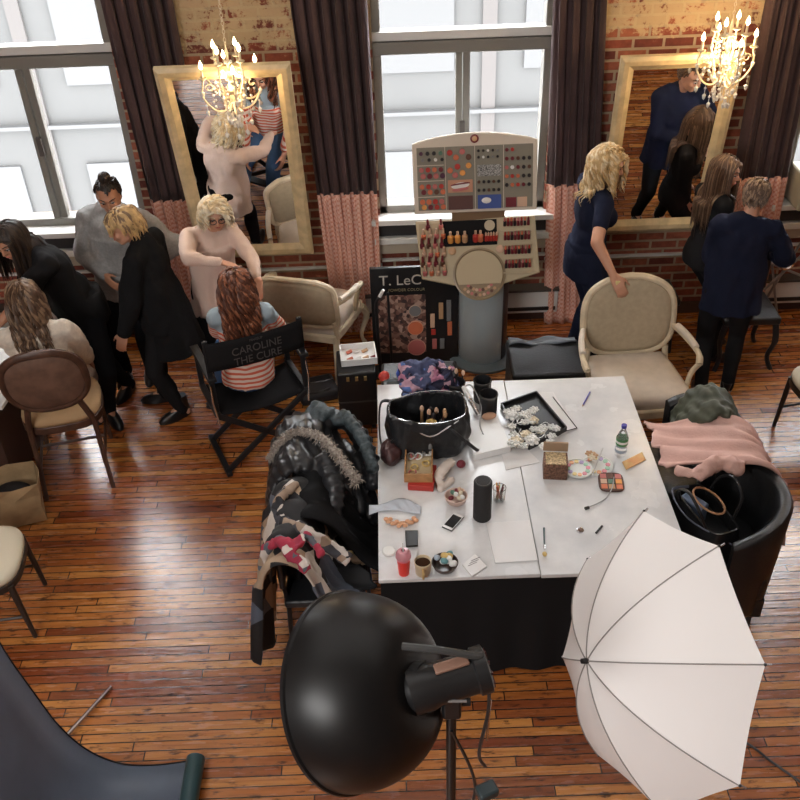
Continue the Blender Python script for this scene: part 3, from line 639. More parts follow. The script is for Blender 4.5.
# the curly haired stylist
person('stylist with short curly blond hair and cream top working on the client', (-1.22, 5.92, 0), (-1.32, 5.97, .85), (.13, -.08, .97), (-.93, -.35, 0), (.28, -.93, -.22), (.04, -.04, -.01),
       hands=((-.93, 5.62, 1.06), (-1.16, 5.66, 1.18)), elbow=((.7, .3, -.6), (1.0, .2, .1)), feet=((-1.2, 5.95, 0), (-1.42, 5.9, 0)), footdir=[(.3, -1, 0), (.1, -1, 0)], s=.93, wd=1.02,
       top=dict(m=mat('cream_pink_sweater', (.66, .50, .42), .92, bump=.3, bs=90), g=.013, sleeve=1.85, hem=.22, loose=.006, flare=.03, fold=.02, fs=8, drape=.045), bottom=dict(m=black_jeans), shoes=bls, handn=((0, .2, 1), (-.1, .2, 1), (0, -.6, -.5), (.9, -.2, -.25)),
       hair=dict(m=ash_h, len=.13, n=380, r=.0075, wave=.016, freq=56, vol=.016, hl=.45, fwd=-.2, ffwd=-.1, mixr=.4),
       extras=lambda t, Hd, L, arms, legs, s: [MB().tube([Hd(sg*.031+.024*math.cos(a), .098, .006+.019*math.sin(a)) for a in [2*PI*i/16 for i in range(16)]], .003, 6, loop=True).build('glasses_rim', black_plastic, t) for sg in (-1, 1)])
# her client, on the director's chair
striped = stripe_mat('red_striped_jersey', (.62, .12, .065), (.74, .60, .52), 29, 2, (.985, (.30, .37, .42)))
person('client with long auburn curls in a striped top seated in a folding chair', (-1.0, 5.20, 0), (-1.0, 5.15, .63), (0, .03, 1), (.97, .22, 0), (-.2, .93, -.12), (0, 0, -.02),
       hands=((-1.2, 5.5, .70), (-.88, 5.52, .70)), elbow=((.9, -.3, -.8), (.9, -.3, -.8)), feet=((-1.3, 5.55, .12), (-1.06, 5.62, .12)), footdir=[(-.2, 1, 0), (0, 1, 0)], knee=[(-.2, 1, .9), (0, 1, .9)], s=1.0,
       top=dict(m=striped, g=.016, sleeve=1.8, hem=.06, loose=.006, fold=.012, drape=.01), bottom=dict(m=mat('blue_denim', (.04, .10, .22), .8)), shoes=dict(m=mat('tan_shoe_suede', (.28, .15, .09), .7)),
       hair=dict(m=auburn_h, len=.42, n=400, r=.0085, wave=.016, freq=34, fwd=-.8, ffwd=-.6, vol=.012, mixr=.68))
# curly blond woman holding the armchair back
person('woman with curly blond hair in a navy dress resting a hand on the armchair', (1.42, 6.02, 0), (1.38, 6.03, .95), (.07, -.01, 1), (.18, -1, 0), (.82, -.55, -.22), (.03, -.01, 0),
       hands=((1.52, 6.2, .76), (1.47, 5.52, 1.035)), elbow=((.2, -.4, -1), (.5, -.6, -.3)), feet=((1.36, 6.1, 0), (1.42, 5.92, 0)), footdir=[(1, 0, 0), (1, -.2, 0)], s=1.05, wd=1.1,
       top=dict(m=navy, g=.012, sleeve=.55, hem=.16, flare=.0, fold=.006), bottom=dict(m=navy, g=.02, cuff=.05), shoes=bls, curl=(.5, .7),
       hair=dict(m=blond_h, len=.27, n=380, r=.008, wave=.015, freq=46, fwd=-.5, ffwd=-.2, vol=.012, mixr=.55))
# long haired brunette at the right mirror
person('woman with long straight brown hair in black before the right mirror', (2.3, 6.15, 0), (2.26, 6.12, .86), (.04, 0, 1), (.3, -1, 0), (.76, -.62, -.12), (.02, 0, 0),
       hands=((2.35, 6.2, .75), (2.42, 5.95, .68)), elbow=((.3, -.8, -.5), (.3, -.8, -.5)), feet=((2.42, 6.2, .0), (2.42, 5.98, .0)), footdir=[(1, 0, 0), (1, -.2, 0)], s=.98, wd=.95,
       top=dict(m=bl, g=.014, sleeve=1.9, hem=.08), bottom=dict(m=black_jeans), shoes=bls,
       hair=dict(m=mid_h, len=.44, n=330, r=.0075, fwd=-.3, ffwd=-.1, part=.0, mixr=.7, hl=.5))
# the person in navy with cropped hair, back to the room
person('person with cropped hair in a navy sweater standing with back turned', (2.28, 5.52, 0), (2.30, 5.56, .90), (.02, .0, 1), (.96, -.28, 0), (.45, .85, -.18), (.03, .03, 0),
       hands=((2.38, 5.78, 1.06), (2.56, 5.77, 1.05)), elbow=((.9, -.4, -.9), (1, -.3, -.8)), feet=((2.20, 5.50, 0), (2.40, 5.53, 0)), footdir=[(.1, 1, 0), (.4, 1, 0)], s=1.0, wd=1.12,
       top=dict(m=navy, g=.018, sleeve=1.9, hem=.17, loose=.004, flare=.0, fold=.02, fs=8, drape=.02), bottom=dict(m=bl, g=.010), shoes=bls,
       hair=dict(m=mid_h, len=.04, n=420, r=.005, back=1, vol=.004, hl=.55))
# ---------------- chairs ----------------
def PT(o, R): return lambda x, y, z: V(o)+R@V((x, y, z))
cream_wood = mat('cream_painted_wood', (.60, .50, .35), .5, var=.12, vs=10); linen = mat('beige_linen', (.42, .345, .235), .9, var=.06, vs=30)
linen_seat = mat('pale_seat_linen', (.66, .58, .49), .9, var=.05, vs=14)
def oval(cx, cz, a, b, n=28, p=2.0, top=0):
    out = []
    for i in range(n):
        t = 2*PI*i/n; c, s_ = math.cos(t), math.sin(t)
        out.append((cx+a*abs(c)**(2/p)*(1 if c > 0 else -1), cz+b*abs(s_)**(2/p)*(1 if s_ > 0 else -1)+top*math.exp(-(c*3)**2)*(s_ > 0)))
    return out
def armchair(label, loc, rz, W=.62, Hb=1.04, pw=2.6, crest=.02, sx=1.0, cushion=None):
    t = thing('armchair', label, 'chair', loc, rz, 'cream french armchairs'); P = PT(loc, rotz(rz)); D = .56; sz = .36
    # seat rail and cushion (front is -y)
    outl = [(W/2*.82, D/2), (-W/2*.82, D/2)]+[(-W/2*(.86+.16*q), D/2-D*q) for q in (.3, .6, .85)]+[(W/2*math.sin(a)*1.0, -D/2-.04*math.cos(a)) for a in [-1.2, -.6, 0, .6, 1.2]]+[(W/2*(.86+.16*q), D/2-D*q) for q in (.85, .6, .3)]
    MB().prism(outl, P(0, 0, sz), rotz(rz), -.035, .035).build('seat_rail', cream_wood, t, bev=.012)
    ol = [(x*.93, y*.93) for x, y in outl]; n = len(ol)
    MB().lo([[P(x*k, y*k, z) for x, y in ol] for k, z in ((1, .395), (1.02, .43), (1, .465), (.9, .487), (.6, .5), (.25, .505))]).build('seat_cushion', linen_seat, t, smooth=80)
    # back
    tilt = .2; bp = lambda x, z, y=0: P(x, D/2-.03+(z-sz)*tilt+y - .28*(x*x), z)
    zc = (Hb+.47)/2+.0; bh = (Hb-.47)/2
    ov = oval(0, zc, W/2*.92, bh, 40, pw, crest)
    MB().tube([bp(x, z) for x, z in ov], .026, 8, .8, loop=True).build('back_frame', cream_wood, t)
    inn = oval(0, zc, W/2*.92-.014, bh-.014, 40, pw, crest)
    for nm, sg, mt in (('back_pad', -1, linen), ('back_panel', 1, linen)):
        MB().lo([[bp(x*k, zc+(z-zc)*k, sg*y) for x, z in inn] for k, y in ((1, .0), (.97, .018), (.85, .03), (.5, .037), (.1, .04))][::sg]).build(nm, mt, t, smooth=80)
    for sg in (-1, 1):
        MB().tube([bp(sg*W*.40, .52), P(sg*W*.42, D/2-.04, .36)], .022, 8).build('back_post', cream_wood, t)
        MB().tube(spline([bp(sg*W*.45, .68), P(sg*(W/2+.02), .12, .665), P(sg*(W/2+.045), -.06, .66), P(sg*(W/2+.03), -.14, .625)], 6), [.019]*14+[.024]*5, 8).build('armrest', cream_wood, t)
        MB().tube(spline([bp(sg*W*.45, .70), P(sg*(W/2+.02), .12, .69), P(sg*(W/2+.04), -.02, .68)], 5)[2:], .022, 8, .9).build('arm_pad', linen_seat, t)
        MB().tube(spline([P(sg*(W/2+.03), -.14, .63), P(sg*(W/2-.0), -.10, .52), P(sg*(W/2-.03), -.13, .37)], 5), .018, 8).build('arm_support', cream_wood, t)
        MB().tube(spline([P(sg*W*.47, -D/2+.04, sz), P(sg*W*.52, -D/2-.01, .26), P(sg*W*.46, -D/2+.03, .1), P(sg*W*.48, -D/2+.0, .0)], 5), [.034, .034, .033, .031, .029, .027, .024, .022, .019, .017, .015, .014, .014, .016, .018, .02][:16], 8).build('leg', cream_wood, t)
        MB().tube(spline([P(sg*W*.40, D/2-.04, sz), P(sg*W*.41, D/2, .2), P(sg*W*.42, D/2+.05, 0)], 5), [.026, .026, .025, .024, .023, .022, .02, .019, .018, .017, .016], 8).build('leg', cream_wood, t)
    return t
armchair('cream armchair with rounded back facing the room behind the table', (1.60, 5.17, 0), math.radians(2), Hb=1.0, W=.68, pw=3.0)
armchair('cream armchair seen from behind beside the seated client', (-.64, 6.24, 0), math.radians(164), W=.64, Hb=.86, pw=7, crest=.03)
brown_wood = mat('brown_stained_wood', (.075, .035, .022), .42, var=.25, vs=20); brown_up = mat('brown_back_upholstery', (.15, .085, .06), .6, var=.2, vs=14)
seat_tan = mat('tan_seat_fabric', (.46, .30, .16), .85); seat_cream = mat('cream_seat_fabric', (.62, .55, .42), .85, bump=.2, bs=200)
def dining_chair(label, loc, rz, seatm=seat_tan, legm=None):
    legm = legm or brown_wood; t = thing('dining_chair', label, 'chair', loc, rz, 'oval back dining chairs'); P = PT(loc, rotz(rz)); W, D = .48, .44
    ol = oval(0, 0, W/2, D/2, 28, 3.2)
    MB().prism(ol, P(0, 0, .42), rotz(rz), -.03, .02).build('seat_rail', legm, t, bev=.006)
    MB().lo([[P(x*k, y*k, z) for x, y in ol] for k, z in ((.97, .44), (.99, .46), (.96, .485), (.8, .497), (.3, .503))]).build('seat', seatm, t, smooth=80)
    bp = lambda x, z, y=0: P(x, -D/2-.02-(z-.45)*.22+y+.35*x*x, z); ov = oval(0, .80, .225, .20, 36, 2.5); iv = oval(0, .80, .212, .188, 36, 2.5)
    MB().tube([bp(x, z) for x, z in ov], .023, 8, .75, loop=True).build('back_frame', legm, t)
    for sg in (-1, 1): MB().lo([[bp(x*k, .8+(z-.8)*k, sg*y) for x, z in iv] for k, y in ((1, .004), (.93, .016), (.5, .022), (.1, .024))][::-sg]).build('back_pad' if sg > 0 else 'back_panel', brown_up, t, smooth=80)
    for sg in (-1, 1):
        MB().tube(spline([bp(sg*.14, .64), P(sg*.17, -D/2-.02, .52), P(sg*.185, -D/2+.01, .42), P(sg*.19, -D/2-.03, .2), P(sg*.20, -D/2-.08, 0)], 4), [.019]*8+[.018, .017, .016, .016, .015, .015, .014, .014, .014], 8).build('leg', legm, t)
        MB().tube([P(sg*.19, D/2-.05, .42), P(sg*.20, D/2-.02, 0)], [.02, .013], 8).build('leg', legm, t)
        MB().tube([P(sg*.192, -D/2-.035, .17), P(sg*.197, D/2-.035, .17)], .009, 6).build('stretcher', legm, t)
    MB().tube([P(-.193, 0, .17), P(.193, 0, .17)], .009, 6).build('stretcher', legm, t)
    return t
dining_chair('brown oval back dining chair under the seated woman in cream', (-2.24, 5.03, 0), math.radians(14)).scale = (1.08, 1.1, 1.16)
dark_leg = mat('dark_chair_wood', (.03, .02, .016), .45)
dining_chair('cream seated dark wood chair at the left edge near the paper bag', (-2.34, 3.68, 0), math.radians(-82), seat_cream, dark_leg)
dining_chair('dark wood chair just entering the right edge of the picture', (2.86, 4.98, 0), math.radians(100), seat_cream, dark_leg)
# director's chair
def director():
    loc = (-.98, 5.15, 0); rz = math.radians(24); t = thing('folding_directors_chair', 'black folding chair with lettered canvas back under the auburn haired client', 'chair', loc, rz); P = PT(loc, rotz(rz)); W, D = .56, .42
    for yy in (-D/2, D/2):
        for sg in (-1, 1):
            l_ = MB(); l_.box((P(sg*W/2, yy, .40)+P(-sg*W/2, yy, .02))/2, (((W*W+.38**2)**.5), .02, .034), rotz(rz)@M.Rotation(sg*-math.atan2(.38, W), 3, 'Y')); l_.build('leg', black_wood, t, bev=.003)
    for sg in (-1, 1):
        MB().box(P(sg*W/2, 0, .02), (.034, D+.1, .028), rotz(rz)).build('foot_rail', black_wood, t, bev=.003)
        MB().box(P(sg*W/2, 0, .41), (.034, D+.02, .028), rotz(rz)).build('seat_rail', black_wood, t, bev=.003)
        MB().box(P(sg*W/2, 0, .64), (.05, D+.08, .022), rotz(rz)).build('armrest', black_wood, t, bev=.004)
        MB().box(P(sg*W/2, -D/2+.01, .63), (.03, .022, .46), rotz(rz)).build('back_post', black_wood, t, bev=.003)
        MB().box(P(sg*W/2, D/2-.01, .52), (.03, .022, .22), rotz(rz)).build('arm_post', black_wood, t, bev=.003)
        MB().tube([P(sg*W/2*1.04, -D/2-.01, .60), P(sg*W/2*1.06, -D/2-.02, .50), P(sg*W/2*1.0, -D/2-.02, .34)], .006, 6).build('steel_hinge', chrome, t)
    MB().grid(lambda u, v: P((u-.5)*(W), (v-.5)*D, .405-.035*math.sin(PI*u)), 12, 6).build('seat_sling', black_cloth, t, smooth=180, solid=.006)
    bk = MB(); bk.grid(lambda u, v: P((u-.5)*(W+.02), -D/2-.02-.035*math.sin(PI*u), .69+.165*v), 16, 4); bk.build('back_canvas', black_cloth, t, smooth=180, solid=.006)
    for txt, z, sz_ in (('CAROLINE', .765, .062), ('THE CURE', .705, .062), ('MAKEUP', .825, .02)):
        letters(txt, sz_, mat('dim_grey_print', (.07, .062, .06), .7), t, P(0, -D/2-.06, z), rotz(rz)@basis3((1, 0, 0), (0, 0, 1), (0, -1, 0)))
    for sg in (-1, 1): MB().tube([P(sg*W*.35, D/2+.02, .2), P(sg*W*.45, D/2+.14, .18)], .012, 6).build('footrest_arm', black_wood, t)
    MB().box(P(0, D/2+.15, .18), (W*.9, .07, .02), rotz(rz)).build('footrest', black_wood, t, bev=.004)
director()
bpy.data.objects['folding_directors_chair'].scale = (1.1, .9, 1.24)
# black leather tub chairs right of the table
def tub_chair(label, loc, rz, Hh=.78):
    t = thing('tub_chair', label, 'chair', loc, rz, 'black leather tub chairs'); P = PT(loc, rotz(rz))     # front is -x
    MB().box(P(-.03, 0, .36), (.50, .52, .16), rotz(rz)).build('seat', black_leather, t, bev=.03)
    MB().box(P(-.02, 0, .22), (.50, .50, .14), rotz(rz)).build('base', black_leather, t, bev=.01)
    ou = []; n = 22
    def pt(u, v, r): a = (u-.5)*PI*1.05; return P(.0+(.27+r)*math.cos(a)**1 if abs(a) < PI/2 else (.27+r)*math.cos(a), (.30+r)*math.sin(a), .18+v*(Hh-.18)*(1-.16*(abs(u-.5)*2)**3))
    rings = []
    for i in range(n+1):
        u = i/n; rings.append([pt(u, 0, -.03), pt(u, .97, -.035), pt(u, 1, -.015), pt(u, 1, .02), pt(u, .97, .035), pt(u, 0, .02)])
    MB().lo(rings).build('back_shell', black_leather, t, smooth=50)
    for x in (-.2, .18):
        for y in (-.2, .2): MB().cyl(P(x, y, .16), P(x*1.05, y*1.05, 0), .02, .014, 10).build('leg', black_wood, t)
    return t
tub_chair('black leather tub chair right of the table holding the black handbag', (1.71, 3.60, 0), math.radians(-8), .84)
tub_chair('black leather tub chair right of the table under the pink coat', (1.68, 4.26, 0), math.radians(4), .80)
def stack_chair(label, loc, rz):
    t = thing('black_chair', label, 'chair', loc, rz, 'black chairs left of the table'); P = PT(loc, rotz(rz))     # front is +x
    MB().box(P(0, 0, .44), (.42, .44, .05), rotz(rz)).build('seat', black_leather, t, bev=.015)
    MB().box(P(-.21, 0, .72), (.03, .42, .34), rotz(rz)).build('backrest', black_leather, t, bev=.012)
    for x in (-.19, .19):
        for y in (-.2, .2): MB().cyl(P(x, y, .42), P(x*1.1, y, 0), .013, .011, 8).build('leg', black_wood, t)
    for y in (-.17, .17): MB().cyl(P(-.2, y, .44), P(-.215, y, .62), .012, None, 8).build('back_post', black_wood, t)
stack_chair('black chair under the quilted jacket left of the table', (-.42, 3.98, 0), 0)
stack_chair('black chair under the patterned coat left of the table', (-.43, 3.50, 0), 0)
# ---------------- clothes draped over them ----------------
def along(path, s):
    k = s*(len(path)-1); i = min(int(k), len(path)-2); return path[i].lerp(path[i+1], k-i)
def puffer(mb, path, y0, y1, rows, rad, skew=0, seed=1):
    rr = random.Random(seed); pp = spline([V((x, 0, z)) for x, z in path], 8)
    for i in range(rows):
        s = (i+.5)/rows; pts = []
        for j in range(9):
            q = j/8; c = along(pp, max(0, min(1, s+skew*(q-.5)))); pts.append((c.x+.012*math.sin(q*9+i), y0+(y1-y0)*q+.01*math.sin(i*2.1), c.z+.012*math.sin(q*7+i*1.7)))
        mb.tube(pts, [rad*.4]+[rad*(.9+.2*rr.random()) for _ in range(7)]+[rad*.4], 10)
def quilt_sleeve(mb, pts, rad):
    pp = spline(pts, 6); L = sum((pp[i+1]-pp[i]).length for i in range(len(pp)-1)); n = int(L/.045)
    for i in range(n+1):
        c = along(pp, i/n); c2 = along(pp, min(1, i/n+.02)); d = (c2-c) if (c2-c).length > 1e-5 else (c-along(pp, i/n-.02)); mb.ell(c, (rad, rad, .033), frame(d), 12, 8)
nylon = mat('black_quilted_nylon', (.022, .023, .026), .32, bump=.25, bs=30)
g = MB(); puffer(g, [(-.18, .52), (-.30, .70), (-.46, .90), (-.60, .93), (-.70, .78), (-.74, .52)], 3.76, 4.28, 14, .046, .12)
quilt_sleeve(g, [(-.42, 3.86, .93), (-.36, 3.70, .85), (-.40, 3.58, .70), (-.5, 3.5, .55)], .062)
quilt_sleeve(g, [(-.45, 4.24, .92), (-.30, 4.24, .88), (-.20, 4.10, .78), (-.16, 3.95, .66)], .062)
t = tag(finish(vox(g, .011, 2, .008, 14), 'quilted_jacket', nylon, None, 180), 'black quilted jacket with fur collar draped over the chair left of the table', 'jacket')
ORG[t.name] = (V(), 0)
fur = mat('grey_brown_fur', (.16, .13, .11), .9, col2=(.34, .30, .26), vs=90); fr_ = MB(); rr = random.Random(9)
fp = spline([on(272, 458, .84), on(282, 440, .95), on(300, 432, 1.0), on(322, 438, 1.0), on(340, 458, .98), on(358, 482, .93)], 10)
fr_.tube(fp, .022, 10)
for i in range(700):
    c = along(fp, rr.random()); d = V((rr.gauss(0, 1), rr.gauss(0, 1), rr.gauss(0, 1)+.3)).normalized(); q = c+d*.02; fr_.tube([q, q+d*.013+V((0, 0, -.004)), q+d*.022+V((rr.gauss(0, .006), rr.gauss(0, .006), -.012))], [.004, .003, .0008], 4)
fr_.build('fur_collar', fur, t)
teal_q = mat('teal_checked_lining', (.018, .028, .033), .6, col2=(.06, .08, .09), vs=40); g = MB(); puffer(g, [(-.55, .90), (-.5, .96), (-.42, .96), (-.3, .88)], 4.16, 4.32, 5, .032, .2, 3)
quilt_sleeve(g, [(-.32, 4.22, .95), (-.22, 4.05, .92), (-.16, 3.86, .86)], .04)
tag(finish(vox(g, .011, 2, .006, 16), 'dark_jacket', teal_q, None, 180), 'dark teal quilted garment behind the fur collar beside the table', 'jacket')
# patterned coat
pat = patch_mat('black_tan_white_patchwork', (.014, .014, .016), [(.40, .29, .20), (.013, .013, .016), (.60, .54, .48), (.10, .12, .16)], 6.5, .8, .52)
def dr(path, y0, y1, amp, nf, hem=0, seed=0, twist=0):
    pp = spline([V((x, 0, z)) for x, z in path], 8)
    def f(u, v):
        c = along(pp, u); k = abs(u-.45)*2; w_ = 1+.12*k*k; ym = (y0+y1)/2; y = ym+(y0-ym+(y1-y0)*v)*w_
        q = v*nf*2*PI+seed+math.sin(u*4+seed); out = amp*(.3+k)*math.sin(q)+amp*.5*math.sin(2.3*q+u*6)
        return (c.x+out*(1 if c.z < .75 else .4)*(-1 if c.x < 0 else 1), y+twist*(u-.5)+.015*math.sin(u*9+v*3), c.z+(.25*out+.010*math.sin(v*23+u*11) if c.z >= .6 else .02*math.sin(q)))
    return f
g = MB().grid(dr([(-.20, .49), (-.30, .50), (-.39, .60), (-.49, .88), (-.60, .93), (-.69, .82), (-.74, .5), (-.77, .22)], 3.12, 3.72, .03, 3.5, seed=1), 46, 40)
pc = tag(g.build('patterned_coat', pat, smooth=180, solid=.012), 'black tan and white patchwork coat hanging over the chair near the studio lamp', 'coat')
ORG[pc.name] = (V(), 0)
g = MB(); g.tube(spline([(-.56, 3.66, .95), (-.64, 3.55, .93), (-.60, 3.42, .90), (-.50, 3.34, .92), (-.38, 3.28, .86), (-.28, 3.24, .80)], 6), .04, 10, .7)
finish(vox(g, .01, 2, .014, 22), 'sleeve', patch_mat('white_black_sleeve_print', (.05, .05, .06), [(.55, .5, .46), (.02, .02, .025), (.3, .22, .16)], 16, .8, .4), pc, 180)
scm = patch_mat('red_white_grey_scarf_check', (.36, .03, .06), [(.62, .55, .5), (.10, .11, .13), (.30, .03, .06)], 24, .9, .38)
g = MB(); g.tube(spline([on(266, 566, .80), on(266, 550, .88), on(282, 541, .97), on(296, 546, 1.0), on(306, 536, .99), on(322, 556, .96)], 7), [.024]*5+[.036]*20+[.03]*11, 10, .6)
g.tube(spline([on(284, 543, .99), on(290, 556, .98), on(300, 562, .97), on(308, 572, .93)], 6), .028, 10, .6)
tag(finish(vox(g, .009, 2, .016, 24), 'scarf', scm, None, 180), 'red and white checked scarf lying on the patterned coat', 'scarf')
g = MB().grid(dr([(-.12, .50), (-.22, .56), (-.40, .86), (-.52, .905), (-.58, .8), (-.62, .45)], 3.46, 3.96, .03, 2, seed=4), 30, 26)
t = g.build('black_coat', mat('black_wool', (.011, .011, .012), .95, spec=.12), smooth=180, solid=.02); tag(t, 'plain black coat with a brass button between the quilted jacket and patterned coat', 'coat'); ORG[t.name] = (V(), 0)
q = on(350, 553, .64); MB().lathe([(.001, .004), (.014, .006), (.018, .0), (.018, -.004)], q, n=14).build('button', brass, t)
# right side: pink coat, olive jacket, handbag
pinkc = mat('dusty_pink_wool', (.60, .38, .33), .9, var=.08, vs=8, bump=.2, bs=80); tanc = mat('tan_lining', (.42, .22, .12), .7)
g = MB().grid(dr([(1.43, .78), (1.52, .80), (1.64, .84), (1.78, .88), (1.90, .88), (2.00, .78), (2.04, .5), (2.06, .36)], 3.76, 4.16, .03, 2.5, seed=2, twist=-.22), 46, 34)
t = tag(g.build('pink_coat', pinkc, smooth=180, solid=.014), 'dusty pink coat spread over the black chair right of the table', 'coat'); ORG[t.name] = (V(), 0)
g = MB(); g.tube(spline([(1.46, 3.78, .84), (1.56, 3.70, .87), (1.68, 3.76, .89), (1.8, 3.72, .88)], 6), [.03]*6+[.045]*13, 10, .6); finish(vox(g, .01, 2, .016, 18), 'collar', pinkc, t, 180)
g = MB(); puffer(g, [(1.62, .72), (1.68, .84), (1.76, .92), (1.86, .90), (1.92, .78), (1.96, .6)], 4.12, 4.42, 12, .034, -.25, 5)
tag(finish(vox(g, .011, 2, .012, 16), 'olive_jacket', mat('olive_nylon', (.055, .062, .042), .6, var=.3, vs=10), None, 180), 'crumpled olive green jacket on the chair behind the pink coat', 'jacket')
def handbag():
    c = V((1.60, 3.60, .455)); rz = math.radians(20); t = thing('handbag', 'black leather handbag with looped straps on the tub chair', 'bag', c, rz); P = PT(c, rotz(rz))
    rings = []
    for z, kx, ky in ((0, .13, .20), (.02, .14, .215), (.16, .125, .21), (.26, .09, .205), (.26, .08, .195), (.15, .1, .18)):
        rings.append([P(kx*abs(math.cos(a))**.6*(1 if math.cos(a) > 0 else -1), ky*abs(math.sin(a))**.6*(1 if math.sin(a) > 0 else -1)+.0, z+.012*math.sin(3*a)) for a in [2*PI*j/28 for j in range(28)]])
    MB().lo(rings).build('bag_body', black_leather, t, smooth=50)
    for sg in (-1, 1): MB().tube(spline([P(sg*.08, -.11, .24), P(sg*.13, -.09, .36), P(sg*.14, .0, .42), P(sg*.13, .09, .36), P(sg*.08, .11, .24)], 6), .009, 6).build('strap', black_leather, t)
    MB().tube(spline([P(.02, .19, .25), P(-.12, .15, .3), P(-.15, -.05, .28), P(.04, -.24, .16), P(.1, -.3, .0)], 7), .008, 6, .5).build('shoulder_strap', mat('grey_blue_strap', (.16, .18, .24), .5), t)
    MB().box(P(-.02, .08, .2), (.07, .14, .12), rotz(rz+.3)).build('blue_pouch', mat('slate_blue_lining', (.12, .16, .24), .6), t, bev=.01)
    MB().tube([P(.02+.06*math.cos(a), .02+.11*math.sin(a), .29) for a in [2*PI*i/20 for i in range(20)]], .006, 6, loop=True).build('brown_trim', tanc, t)
handbag()
# ---------------- other furniture and bags ----------------
t = thing('storage_ottoman', 'black ottoman standing behind the table near the makeup stand', 'ottoman', (1.03, 5.42, 0)); MB().box((1.03, 5.42, .22), (.50, .42, .42)).build('base', black_leather, t, bev=.015); MB().box((1.03, 5.42, .45), (.52, .44, .05)).build('lid', black_leather, t, bev=.02)
g = MB().grid(lambda u, v: (.79+.48*u, 5.57+.07*v+.01*math.sin(u*14), .482+.012*math.sin(u*9+v*2)+.006*math.sin(v*9)), 30, 6); tag(g.build('grey_scarf', mat('grey_blue_fabric', (.17, .19, .22), .8), smooth=180, solid=.01), 'thin grey blue scarf along the back edge of the black ottoman', 'scarf')
def case():
    t = thing('makeup_case', 'tall black makeup trolley case beside the table with a tray on top', 'case', (-.30, 5.42, 0)); P = PT((-.30, 5.42, 0), rotz(.05))
    MB().box(P(0, 0, .27), (.27, .30, .46), rotz(.05)).build('shell', black_plastic, t, bev=.012); MB().box(P(0, 0, .255), (.275, .305, .012), rotz(.05)).build('seam_band', mat('dark_grey_trim', (.05, .05, .05), .4), t)
    for x in (-.1, .1):
        for y in (-.12, .12): MB().cyl(P(x-.015, y, .025), P(x+.015, y, .025), .025, None, 12).build('wheel', black_plastic, t)
    for x in (-.06, .0, .06): MB().box(P(x, -.16, .46), (.02, .012, .03), rotz(.05)).build('latch', brass, t)
    tr = thing('cosmetics_tray', 'white tray of cosmetics lying on the black trolley case', 'tray', (-.28, 5.46, .50)); g = MB()
    P = PT((-.28, 5.46, .50), rotz(.1)); g.box(P(0, 0, .008), (.24, .2, .014), rotz(.1))
    for x, y, a, b in ((0, -.1, .24, .01), (0, .1, .24, .01), (-.12, 0, .01, .21), (.12, 0, .01, .21)): g.box(P(x, y, .03), (a, b, .05), rotz(.1))
    g.build('tray_shell', white_plastic, tr)
    for k in range(7):
        x, y = -.08+.055*(k % 4), -.05+.09*(k//4); o = MB().cyl(P(x, y, .018), P(x+.04, y+.01, .03), .014, .012, 10).build('cosmetic_tube', [mat('coral_plastic', (.5, .14, .09), .4), mat('white_plastic', (.75, .75, .74), .4), mat('tan_plastic', (.45, .28, .16), .4), mat('wine_plastic', (.2, .02, .03), .3)][k % 4]); tag(o, 'small cosmetic tube lying in the white tray on the trolley case', 'cosmetic', 'tubes in the white tray')
case()
t = thing('tool_bag', 'flat black zip bag lying on the floor beside the trolley case', 'bag', (-.62, 5.72, 0)); MB().box((-.62, 5.72, .05), (.30, .26, .09), rotz(.3)).build('bag_body', mat('black_nylon', (.02, .02, .024), .5), t, bev=.03); MB().tube(spline([(-.74, 5.62, .1), (-.68, 5.56, .13), (-.58, 5.58, .13), (-.52, 5.66, .1)], 5), .008, 6).build('handle', black_plastic, t)
MB().tube([(-.74, 5.72, .098), (-.5, 5.78, .098)], .004, 5).build('zipper', chrome, t)
t = thing('equipment_case', 'low black case behind the table under the heaped scarf', 'case', (.14, 5.14, 0)); MB().box((.14, 5.14, .28), (.52, .36, .54)).build('shell', black_leather, t, bev=.02); MB().cyl((-.08, 5.0, .58), (.36, 5.02, .60), .045, None, 14).build('grey_roll', mat('slate_roll', (.045, .055, .065), .6), t)
def paper_bag():
    c = V((-2.48, 4.50, 0)); t = thing('paper_bag', 'brown paper bag with a black liner on the floor at the left edge', 'bag', c, .35); P = PT(c, rotz(.35)); rr = random.Random(4)
    rings = [[P(x*k+.008*rr.gauss(0, 1), y*k+.008*rr.gauss(0, 1), z+.012*rr.gauss(0, 1)) for x, y in ((-.15, -.11), (0, -.12), (.15, -.11), (.16, 0), (.15, .11), (0, .12), (-.15, .11), (-.16, 0))] for k, z in ((.9, .012), (.95, .12), (1.0, .24), (1.12, .34))]
    MB().lo([r for r in rings], cap=False).build('bag_wall', mat('brown_kraft_paper', (.34, .23, .12), .8, var=.15, vs=10), t, smooth=0, solid=.004)
    MB().ell(P(0, 0, .2), (.13, .09, .08), None, 14, 8).build('liner', black_cloth, t)
paper_bag()
t = thing('vanity_table', 'white topped vanity table at the far left edge', 'table', (-2.95, 5.2, 0)); MB().box((-2.86, 5.18, .745), (.88, .9, .03), rotz(-.1)).build('table_top', mat('white_laminate', (.7, .7, .68), .35), t, bev=.005); MB().box((-2.92, 5.2, .38), (.72, .76, .70), rotz(-.1)).build('cabinet_body', mat('dark_walnut', (.06, .03, .022), .5), t, bev=.005)
MB().box((-2.93, 4.805, .5), (.6, .02, .3), rotz(-.1)).build('drawer', mat('walnut_front', (.10, .05, .03), .5), t, bev=.004)
t = thing('black_stool', 'black stool under the right mirror carrying a beige box', 'stool', (1.97, 6.25, 0)); MB().box((1.97, 6.25, .46), (.36, .34, .05)).build('seat', black_leather, t, bev=.012)
